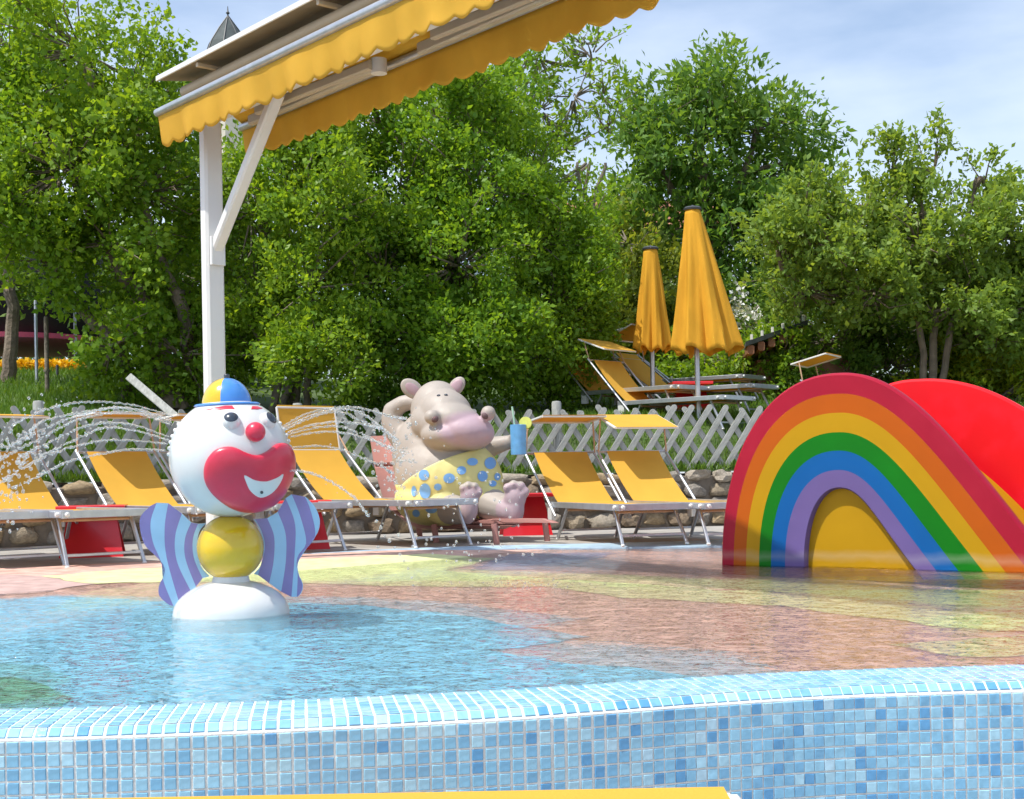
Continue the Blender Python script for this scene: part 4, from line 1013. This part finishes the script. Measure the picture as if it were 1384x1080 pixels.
def tree(name, label, cat, base, trunks, lobes, leaf, lm, bark, group=None, per=40, shoot=.22, rad=.09, upshoot=.5, tl=(.55,.70,.6), th=(1.5,1.25,1.0), shell=.55, twig=.35, aspect=.55, limb_r=.045):
    t = thing(name, label, cat, base, 0, group); B = Vector(base)
    ctr, out, clt = [], [], []; tm = MB(); tips = []
    for (pts, r0, r1) in trunks:
        ps = smooth_curve([Vector(p)-B for p in pts], 7); k = len(ps); ps = [p+Vector((random.gauss(0,r0*.15),random.gauss(0,r0*.15),0)) if 0 < i else p for i,p in enumerate(ps)]
        tm.tube(ps, list(np.linspace(r0,r1,k)), 9); tips += ps[k//3:]
    for (c, rv, ncl) in lobes:
        c = Vector(c)-B; cv = np.array(c)
        if tips:
            st = min(tips, key=lambda p: (p-c).length+max(0,p.z-c.z)*2); md_ = st.lerp(c,.5)+Vector((random.gauss(0,.1),random.gauss(0,.1),.1))
            tm.tube(smooth_curve([st,md_,c],5), list(np.linspace(limb_r,limb_r*.4,11)), 6, cap=False)
        dirs = RNG.normal(size=(ncl,3)); dirs /= np.linalg.norm(dirs,axis=1)[:,None]
        rr = shell+(1.04-shell)*RNG.uniform(0,1,ncl)**.6
        ns = max(4, ncl//8); sub = dirs[:ns]*(shell+.1+(.95-shell)*RNG.uniform(0,1,(ns,1)))*np.array(rv)
        pick = RNG.integers(0,ns,ncl); mixc = (RNG.uniform(0,1,ncl) < .78)[:,None]
        cc = np.where(mixc, sub[pick]+RNG.normal(size=(ncl,3))*np.array(rv)*.17, dirs*rr[:,None]*np.array(rv))
        dirs = cc/np.array(rv); dirs /= np.linalg.norm(dirs,axis=1)[:,None]+1e-9; cc = cv+cc
        for i in range(ncl):
            o_ = dirs[i]; sd_ = o_*.8+RNG.normal(size=3)*.45; sd_[2] += upshoot; sd_ /= np.linalg.norm(sd_)
            n = int(per*RNG.uniform(.5,1.4)); s = RNG.uniform(0,1,n)
            L_ = shoot*RNG.uniform(.5,1.6)
            p = cc[i]+sd_*L_*s[:,None]+RNG.normal(size=(n,3))*rad*(1-.45*s[:,None])
            ctr.append(p); out.append(np.repeat(o_[None],n,0)); clt.append(np.full(n,RNG.uniform()))
            if RNG.uniform() < twig:
                e = Vector(cc[i]+sd_*L_*.9); tm.tube([c.lerp(Vector(cc[i]),.25),Vector(cc[i]),e], [.014,.008,.004], 5, cap=False)
    ctr = np.concatenate(ctr); out = np.concatenate(out); clt = np.concatenate(clt)
    ok = ctr[:,2] > -.05; ctr, out, clt = ctr[ok], out[ok], clt[ok]
    if tm.v: tm.build('trunk', bark, t)
    link('crown', leaves_mesh('crown', ctr, out, leaf, lm, tl, th, cl_tint=clt, aspect=aspect), t)
    return t
LM1 = leafmat('leaf_bright', (.205,.37,.035)); LM2 = leafmat('leaf_mid', (.18,.355,.035)); LM3 = leafmat('leaf_cool', (.145,.29,.06)); LM4 = leafmat('leaf_pale', (.24,.37,.075)); LM5 = leafmat('leaf_dark', (.125,.24,.04)); LM6 = leafmat('leaf_olive', (.21,.29,.05))
def lobe(px, py, d, rx, ry, rd, n): k = d/FPX; return (P(px,py,d), (rx*k, rd, ry*k), n)
def ground_at(px, d): x = (px-692)/FPX*d; return Vector((x, d, zt(x,d)))
# left multi-stemmed tree
d = 15.5; g1, g2, g3 = ground_at(232,d), ground_at(262,d+.5), ground_at(175,d+.3)
tree('leafy_tree', 'tall multi stemmed green tree behind the fence beside the awning post', 'tree', ground_at(225,d),
     [([g1,P(205,450,d),P(165,370,d),P(120,285,d),P(70,160,d)],.13,.05), ([g1+Vector((.1,.1,0)),P(190,400,d),P(150,330,d+.3),P(140,250,d+.2),P(120,100,d)],.11,.04), ([g2,P(250,430,d),P(225,370,d),P(190,260,d),P(190,120,d)],.09,.035), ([g3,P(165,480,d),P(110,420,d),P(50,330,d),P(20,220,d)],.09,.04)],
     [lobe(110,70,d,95,70,1.2,130), lobe(45,150,d,75,80,1.2,110), lobe(170,150,d,70,80,1.2,110), lobe(90,230,d-.4,100,80,1.2,130), lobe(200,260,d+.3,75,80,1.1,90), lobe(30,300,d-.4,60,60,.9,70), lobe(150,330,d-.5,70,50,.8,50), lobe(75,355,d-.3,60,32,.8,40), lobe(220,370,d+.8,60,70,.8,60), lobe(150,470,d-.6,42,50,.6,45), lobe(245,480,d-.3,45,60,.6,45), lobe(250,410,d+.4,40,55,.6,40), lobe(10,210,d+.6,60,60,.8,50)],
     .072, LM1, M['bark'], per=62, shoot=.28, rad=.12, upshoot=.15, aspect=.7)
# dense shrubs in the middle
d = 15.0
def multistem(px, d, n, hpx, spread):
    g = ground_at(px, d); return [([g+Vector((random.gauss(0,.15),random.gauss(0,.1),-.05)), P(px+random.uniform(-spread,spread)*.5, 480, d+random.uniform(0,.3)), P(px+random.uniform(-spread,spread), hpx+80, d+.2), P(px+random.uniform(-spread,spread)*1.2, hpx, d+.2)],.05,.02) for _ in range(n)]
tree('dense_shrub', 'dense bright green shrub rising behind the awning brace and the post', 'shrub', ground_at(390,d+.6), multistem(390,d+.6,6,200,60),
     [lobe(360,210,d+.6,65,60,1,80), lobe(420,180,d+.6,70,60,1,90), lobe(340,290,d+.5,55,65,.9,70), lobe(430,290,d+.2,75,70,1,100), lobe(345,390,d+.9,45,70,.7,55), lobe(420,390,d,75,65,1,100), lobe(365,480,d+.5,60,60,.7,60), lobe(440,480,d-.2,60,60,.8,80), lobe(320,460,d+1.0,35,70,.5,35)],
     .064, LM1, M['bark_pale'], per=72, shoot=.22, rad=.11, upshoot=.3, aspect=.6)
d = 16.2
tree('dense_shrub', 'largest dense green shrub, its rounded mass right behind the hippo head', 'shrub', ground_at(580,d), multistem(580,d+.3,6,160,80),
     [lobe(520,190,d+.6,70,65,1.1,100), lobe(600,165,d+.6,75,60,1.1,110), lobe(660,150,d+.7,60,60,1,80), lobe(540,270,d+.1,80,70,1.1,120), lobe(640,250,d+.2,85,75,1.1,130), lobe(520,370,d-.2,75,70,1.1,120), lobe(620,360,d-.3,85,70,1.1,140), lobe(540,470,d-.4,75,60,.9,110), lobe(630,460,d-.5,80,60,.9,120), lobe(580,520,d-.4,80,40,.6,60)],
     .066, LM2, M['bark_pale'], per=74, shoot=.22, rad=.11, upshoot=.25, aspect=.62)
d = 17.2
tree('dense_shrub', 'dense green shrub between the hippo cup and the smaller closed parasol', 'shrub', ground_at(750,d), multistem(750,d+.3,6,220,60),
     [lobe(715,250,d+.6,55,55,1,80), lobe(760,295,d+.4,58,55,1,90), lobe(720,330,d,75,70,1,110), lobe(785,350,d+.3,40,60,.9,70), lobe(740,420,d-.3,75,65,1,110), lobe(775,430,d,38,60,.8,70), lobe(700,490,d-.5,60,55,.8,80), lobe(745,505,d-.3,42,45,.7,70)],
     .062, LM2, M['bark_pale'], per=74, shoot=.22, rad=.11, upshoot=.3, aspect=.6, tl=(.75,.8,.6), th=(1.5,1.25,1.0))
# thin open tree behind the shrubs
d = 19.5; gb = ground_at(700,d)
tree('open_tree', 'slender sparse tree with bare visible twigs above the large shrub', 'tree', gb,
     [([gb,P(700,380,d),P(705,250,d),P(715,140,d),P(730,60,d)],.05,.01), ([P(704,270,d),P(740,200,d),P(775,140,d),P(800,80,d)],.022,.007), ([P(706,240,d),P(760,205,d),P(815,175,d)],.02,.006), ([P(708,220,d),P(690,150,d),P(680,90,d)],.02,.006)],
     [lobe(730,80,d,28,26,.5,16), lobe(800,75,d,30,25,.5,13), lobe(775,130,d,30,25,.5,14), lobe(815,130,d,25,18,.4,9), lobe(820,175,d,18,14,.4,7), lobe(690,110,d,40,35,.6,26), lobe(730,150,d,36,36,.6,22), lobe(660,160,d,50,45,.7,40), lobe(790,60,d,22,16,.4,7), lobe(740,210,d,45,35,.6,30)],
     .10, LM1, M['bark_pale'], per=17, shoot=.34, rad=.08, upshoot=.35, twig=.95, aspect=.5, limb_r=.016)
# right background trees
d = 23; gb = ground_at(960,d)
tree('broad_tree', 'tall dark green tree with drooping leaf clusters behind the closed parasols', 'tree', gb,
     [([gb,P(960,400,d),P(955,280,d),P(940,150,d)],.16,.05), ([P(960,350,d),P(1000,250,d),P(1030,150,d)],.09,.03), ([P(958,330,d),P(900,240,d),P(880,170,d)],.09,.03)],
     [lobe(940,110,d,38,40,.7,34), lobe(985,130,d,48,55,.9,50), lobe(895,170,d,55,50,1,55), lobe(950,195,d,70,60,1.2,85), lobe(1040,180,d,55,50,1,55), lobe(1095,165,d,35,26,.5,14), lobe(1085,230,d,40,45,.8,30), lobe(875,245,d,45,45,1,45), lobe(1000,255,d,80,60,1.2,90), lobe(900,300,d,75,60,1.2,80), lobe(990,340,d,80,60,1.2,80), lobe(1060,300,d,60,55,1,50), lobe(860,320,d,45,60,.9,45), lobe(930,390,d,80,60,1,70), lobe(1010,420,d,60,50,1,45)],
     .15, LM3, M['bark'], per=34, shoot=.38, rad=.16, upshoot=.25, aspect=.42)
d = 17.5; gb = ground_at(1262,d)
tree('spreading_tree', 'pale green spreading tree with upright shoots behind the red slide wall', 'tree', gb,
     [([gb+Vector((-.12,0,0)),P(1240,430,d),P(1190,380,d),P(1120,320,d),P(1075,260,d)],.05,.018), ([gb,P(1262,420,d),P(1255,330,d),P(1230,220,d)],.06,.02), ([gb+Vector((.1,0,0)),P(1290,430,d),P(1340,390,d),P(1400,330,d),P(1440,260,d)],.05,.02), ([P(1262,400,d),P(1300,320,d),P(1320,240,d)],.05,.02), ([P(1230,420,d),P(1130,400,d),P(1060,370,d)],.04,.015)],
     [lobe(1205,240,d,16,42,.3,15), lobe(1262,235,d,18,42,.3,16), lobe(1330,250,d,20,42,.3,15), lobe(1388,262,d,24,40,.4,17), lobe(1150,275,d,34,38,.6,28), lobe(1085,295,d,42,40,.8,38), lobe(1220,300,d,55,40,.8,44), lobe(1300,315,d,50,40,.8,38), lobe(1375,325,d,45,45,.8,38), lobe(1060,330,d,45,40,.7,42), lobe(1135,335,d,60,45,.9,62), lobe(1220,360,d,60,45,.8,56), lobe(1320,370,d,60,45,.9,54), lobe(1385,390,d,50,50,.8,45), lobe(1090,395,d,55,35,.6,40), lobe(1440,320,d,45,70,.8,50), lobe(1180,400,d-.3,60,35,.7,60), lobe(1290,415,d-.3,60,40,.7,60), lobe(1240,330,d-.2,60,40,.7,55), lobe(1350,430,d-.2,50,35,.6,45)],
     .085, LM4, M['bark'], per=56, shoot=.30, rad=.08, upshoot=.9, twig=.55, tl=(.7,.8,.7), th=(1.25,1.15,1.0))
HED = 'background shrubs closing off the lawn'
def bush(label, px, d, lobes_, leaf, lm, group=HED, **kw):
    return tree('garden_shrub', label, 'shrub', ground_at(px,d), multistem(px,d,3,470,20), lobes_, leaf, lm, M['bark_pale'], group, **kw)
bush('olive green hedge shrub directly behind the smaller closed parasol', 865, 21.5, [lobe(850,330,21.5,45,60,.8,60), lobe(890,400,21.5,55,60,.9,80), lobe(840,430,21.5,50,60,.8,70), lobe(910,470,21.2,60,45,.8,70), lobe(860,480,21.2,50,45,.8,50)], .10, LM6, per=46, rad=.13)
bush('fresh green low shrub between the tall parasol and the shed roof', 1000, 18.8, [lobe(985,500,18.8,45,35,.7,60), lobe(1050,490,18.6,45,38,.7,70), lobe(1020,530,18.4,60,30,.6,60), lobe(950,490,19.5,40,45,.7,50)], .075, LM1, per=46)
bush('dark green shrub under the spreading tree behind the rainbow arch', 1150, 18.6, [lobe(1120,460,18.8,60,45,.8,90), lobe(1180,430,19.2,70,65,.8,110), lobe(1260,450,19.4,60,60,.8,100), lobe(1230,400,20,80,50,.8,100), lobe(1200,500,18.8,70,40,.8,90), lobe(1120,520,18.4,60,25,.6,50), lobe(1080,420,20,50,50,.8,60)], .085, LM5, per=46)
bush('green shrub with yellow tips behind the red slide wall, past the forked trunk', 1340, 18.4, [lobe(1320,460,18.4,55,45,.8,90), lobe(1370,440,18.4,50,50,.8,90), lobe(1360,500,18.2,60,40,.7,80), lobe(1290,490,18.8,45,45,.7,60), lobe(1420,470,18.4,50,70,.8,80), lobe(1350,540,17.6,55,30,.6,70), lobe(1420,540,17.6,60,40,.6,80), lobe(1280,530,17.8,50,25,.6,50)], .08, LM1, per=46, th=(2.6,1.55,.9))
bush('tall dark shrub filling the gap between the left tree and the dense shrubs', 290, 19.5, [lobe(280,280,19.5,60,60,.9,60), lobe(270,380,19.5,60,60,.9,70), lobe(330,430,19.5,60,70,.9,70), lobe(260,470,19.5,60,55,.9,60), lobe(200,420,20,50,60,.8,50)], .10, LM5, per=46)
bush('tall dark hedge closing off the lawn behind the trampoline', 60, 28, [lobe(-60+k*75,400+random.uniform(-15,15),28,70,75,1.0,50) for k in range(6)]+[lobe(-60+k*75,490,28,70,60,1.0,35) for k in range(6)], .13, LM5, per=44, shoot=.35, rad=.2)
bush('far green hedge glimpsed behind the dense shrubs beyond the hippo', 620, 28, [lobe(380+k*75,420+random.uniform(-15,15),28,70,75,1.0,35) for k in range(7)]+[lobe(380+k*75,500,28,70,60,1.0,30) for k in range(7)], .14, LM5, per=40, shoot=.35, rad=.2)
bush('far hedge behind the shed and the spreading tree', 1150, 28, [lobe(960+k*80,400+random.uniform(-15,15),28,75,75,1.0,35) for k in range(7)]+[lobe(960+k*80,490,28,75,60,1.0,30) for k in range(7)], .14, LM5, per=40, shoot=.35, rad=.2)
# white blossoms shrub
bl = bush('shrub with white blossom in front of the shed, beyond the tall parasol', 1030, 21.0, [lobe(1030,410,21,40,45,.7,60), lobe(1010,440,21,35,35,.6,40)], .085, LM5, per=46)
fm = leafmat('blossom', (.72,.74,.70), .2); pts = []
for c, rv, n in (lobe(1028,408,20.6,36,38,.5,30), lobe(1012,436,20.6,28,25,.4,14)):
    dv = RNG.normal(size=(n,3)); dv /= np.linalg.norm(dv,axis=1)[:,None]
    for q in dv: pts.append(np.array(c-bl.location)+q*np.array(rv)+RNG.normal(size=(26,3))*.07)
pts = np.concatenate(pts); link('blossom', leaves_mesh('blossom', pts, np.tile([0,-.5,.5],(len(pts),1)), .07, fm, (.8,.8,.8), (1.1,1.1,1.1), aspect=.9), bl)
# dark conifer-like stem at the left edge
d = 17.5; gb = ground_at(14,d)
tree('slim_tree', 'slim dark trunked tree at the lawn edge near the trampoline', 'tree', gb, [([gb,P(16,430,d),P(12,300,d),P(20,150,d),P(22,-20,d)],.10,.03), ([P(22,110,d),P(40,70,d),P(55,40,d)],.03,.012), ([P(18,170,d),P(-10,140,d),P(-40,120,d)],.03,.012)],
     [lobe(0,60,d,45,40,.6,20), lobe(15,-10,d,40,40,.6,22), lobe(-10,150,d,40,40,.6,22), lobe(-5,380,d,30,25,.6,16)], .10, LM5, M['bark'], per=30, twig=.8)

# ------------------------------------------------------------------ far things: tower, houses, shed, trampoline
tw = P(309,80,70); tz = tw.z
tower = thing('tower', 'tower with a pointed dark slate spire rising behind the awning', 'tower', (tw.x,70,2.8))
m = MB(); m.lathe([(.001,0),(1.15,0),(1.15,tz-3.5),(.001,tz-3.5)], 8); m.build('tower_wall', M['plaster'], tower, smooth=False)
zb = tz-2.8; rs = 1.3; hs = (80-22)/FPX*70
sp = MB(); sp.lathe([(.001,zb-1.0),(rs+.35,zb-1.0),(rs*.78,zb+.35*hs),(rs*.42,zb+.68*hs),(.03,zb+hs),(.001,zb+hs)], 8); spo = sp.build('spire', M['slate'], tower, smooth=False)
for k in range(8):
    a = 2*PI*k/8; f_ = lambda r,z: (r*math.cos(a), r*math.sin(a), z)
    m = MB(); m.tube([f_(rs+.36,zb-1.0),f_(rs*.785,zb+.35*hs),f_(rs*.425,zb+.68*hs),f_(.03,zb+hs)], .035, 6); m.build('ridge', M['dark'], spo)
m = MB(); m.lathe([(.001,0),(.05,0),(.04,.15),(.11,.22),(.04,.3),(.02,.55),(.001,.6)], 10, c=(0,0,zb+hs-.05)); m.build('finial', M['dark'], spo)
for k in range(4):
    a = PI/8+k*PI/2+R(0); m = MB(); c_ = Vector((math.cos(a)*1.065, math.sin(a)*1.065, zb-2.2)); m.box((-.02,-.25,-.45),(.03,.25,.45), M=Matrix.Translation(c_) @ Matrix.Rotation(a,4,'Z')); m.build('window', M['glassdark'], tower, smooth=False)
# house with red roof
hp = P(830,252,48); hz_ = hp.z; house = thing('house', 'house with a red tiled roof showing between the trees', 'house', (hp.x,48,3.2))
m = MB(); m.box((-4,0,-.3),(4,6,hz_-3.2-1.6)); m.build('wall', M['plaster'], house, smooth=False)
rf = MB(); zt_, ze = hz_-3.2+.05, hz_-3.2-1.7
rf.add([(-4.3,-.4,ze),(4.3,-.4,ze),(4.3,3,zt_),(-4.3,3,zt_),(-4.3,6.4,ze),(4.3,6.4,ze),(-4.3,-.4,ze-.12),(4.3,-.4,ze-.12),(-4.3,6.4,ze-.12),(4.3,6.4,ze-.12)], [(0,1,2,3),(3,2,5,4),(6,7,1,0),(4,5,9,8),(6,8,9,7),(0,3,4,8,6),(1,7,9,5,2)])
rfo = rf.build('roof', M['tile_roof'], house, smooth=False)
tlm = MB(); tlm.tube([(0,0,0),(0,3.4,zt_-ze)], .09, 6); tme = tlm.mesh('roof_tile_course', M['tile_roof'])
for k in range(28):
    o = link('tile_course', tme, rfo); o.location = (-4.2+k*.31,-.4,ze+.02)
for k in (-2.4,0,2.4):
    m = MB(); m.box((k-.5,-.03,1.0),(k+.5,.02,2.2)); o = m.build('window', M['glassdark'], house, smooth=False)
    m = MB(); m.bar((k-.56,-.05,.96),(k+.56,-.05,.96),.1,.08); m.build('sill', M['alu_paint'], o)
# shed with dark roof, rafters and snow guards
sp0, sp1 = P(1008,468,17.7), P(1092,438,18.1); shed = thing('shed', 'small wooden shed with a dark roof half hidden in the shrubs', 'shed', (sp0.x,17.7,zt(sp0.x,17.7)))
zz = shed.location.z
def S(p): return Vector((p.x-sp0.x, p.y-17.7, p.z-zz))
a, b = S(sp0), S(sp1)
m = MB(); q = [a,b,b+Vector((.5,2.4,-.1)),a+Vector((.3,2.4,-.1))]; m.add(q+[p_+Vector((0,0,.06)) for p_ in q], [(3,2,1,0),(4,5,6,7),(0,1,5,4),(1,2,6,5),(2,3,7,6),(3,0,4,7)]); ro = m.build('roof', M['slate'], shed, smooth=False)
for k in range(6):
    p_ = a.lerp(b,(k+.5)/6); m = MB(); m.bar(p_+Vector((0,.02,-.07)),p_+Vector((.1,1.9,-.15)),.09,.12); m.build('rafter', M['timber'], shed)
    p_ = a.lerp(b,(k+.6)/6); m = MB(); m.bar(p_+Vector((0,.03,.06)),p_+Vector((0,.03,.13)),.07,.03); m.build('snow_guard', M['plastic_w'], ro)
m = MB(); m.box((a.x+.25,.55,-.1),(b.x+.6,2.2,a.z-.14)); m.build('wall', M['timber'], shed, smooth=False)
# trampoline with net
tp = ground_at(18,22.8); tr_ = thing('trampoline', 'trampoline with a black safety net and pink edge on the far lawn', 'trampoline', tp)
m = MB(); m.lathe([(1.72,.62),(1.85,.62),(1.85,.70),(1.72,.70),(1.72,.62)], 40); m.build('edge_pad', mat('pink_pad',(.45,.06,.12),.6), tr_)
m = MB(); m.lathe([(.001,.63),(1.72,.63),(1.72,.645),(.001,.645)], 40); m.build('jump_mat', M['net'], tr_)
m = MB(); n = 40; m.add([(1.75*math.cos(2*PI*j/n),1.75*math.sin(2*PI*j/n),z) for z in (.70,2.35) for j in range(n)], [(j,(j+1)%n,n+(j+1)%n,n+j) for j in range(n)]); o = m.build('safety_net', M['net'], tr_)
md = o.modifiers.new('s','SOLIDIFY'); md.thickness = .006
for j in range(6):
    a = 2*PI*j/6+.4; m = MB(); m.tube([(1.83*math.cos(a),1.83*math.sin(a),-.05),(1.83*math.cos(a),1.83*math.sin(a),2.4)],.025,8); m.build('pole', M['alu'], tr_)
tp2 = ground_at(14,20.9); tb = thing('sandbox', 'low teal covered play box on the lawn before the trampoline', 'play box', tp2)
m = MB(); m.lathe([(.001,.20),(.50,.20),(.58,.15),(.60,.10),(.001,.10)], 24); m.build('cover', M['teal'], tb); m = MB(); m.lathe([(.001,-.03),(.52,-.03),(.54,.10),(.001,.10)], 24); m.build('box', M['dark'], tb)
# yellow flowers in a row
fl_m = leafmat('yellow_petal', (.80,.55,.02), .2); fl_g = leafmat('flower_leaf', (.06,.14,.02), .3)
n = 5200; px = RNG.uniform(-60,115,n); dd = 20.4+RNG.uniform(-.25,.25,n); x = (px-692)/FPX*dd; z = np.array([zt(float(a),float(b)) for a,b in zip(x,dd)])+RNG.uniform(.03,.20,n)
o = link('flower_bed', leaves_mesh('flower_bed', np.stack([x,dd,z],1), np.tile([0,-.4,.7],(n,1)), .065, fl_m, (.9,.8,.8), (1.1,1.1,1.0), aspect=.9)); tag(o,'band of yellow flowers across the lawn before the trampoline','flowers'); stuff(o)
# slim stakes and poles on the left lawn
for px, d, top, r, mt, lab in ((52,17.5,408,.022,M['alu'],'thin grey metal pole standing on the left lawn'), (66,16.2,430,.028,M['bark_pale'],'thin wooden stake standing on the left lawn'), (80,18.5,495,.02,M['dark'],'short dark post on the lawn beside the stake'), (112,18.5,515,.018,M['dark'],'short dark post on the lawn nearest the big tree')):
    g = ground_at(px,d); t_ = P(px,top,d); m = MB(); hgt = t_.z-g.z; m.lathe([(.001,-.1),(r,-.1),(r,hgt),(r*.7,hgt+.02),(.001,hgt+.02)], 10); 
    m.lathe([(.001,hgt*.30),(r*1.5,hgt*.30),(r*1.5,hgt*.33),(.001,hgt*.33)], 10); o = m.build('lawn_pole', mt); o.location = g; tag(o, lab, 'pole')

# ------------------------------------------------------------------ grass
def grass(n, pxr, sr, hgt):
    d0 = RNG.uniform(0,1,n); px = RNG.uniform(*pxr,n); out = []
    for u, q in zip(d0, px):
        y = 12.5+sr[0]; x = (q-692)/FPX*y
        for _ in range(3): y = ywall(x)+sr[0]+(sr[1]-sr[0])*u**1.6; x = (q-692)/FPX*y
        out.append((x, y, zt(x,y)-.005))
    return np.array(out)
g = np.concatenate([grass(26000,(-40,1080),(.14,2.2),.1), grass(20000,(-60,200),(.3,9.5),.1), grass(9000,(780,1100),(1.5,6),.1), grass(9000,(1060,1460),(.14,3.5),.1)])
gm = leafmat('grass_blade', (.12,.24,.028), .35)
n = len(g); o_ = np.tile([0,0,1.0],(n,1)); me = leaves_mesh('grass', g, o_*1.6, .10, gm, (.6,.75,.5), (1.45,1.2,1.0), upb=1.6, aspect=.09)
go = link('grass', me); tag(go, 'short green grass growing on the lawn behind the fence', 'grass'); stuff(go)
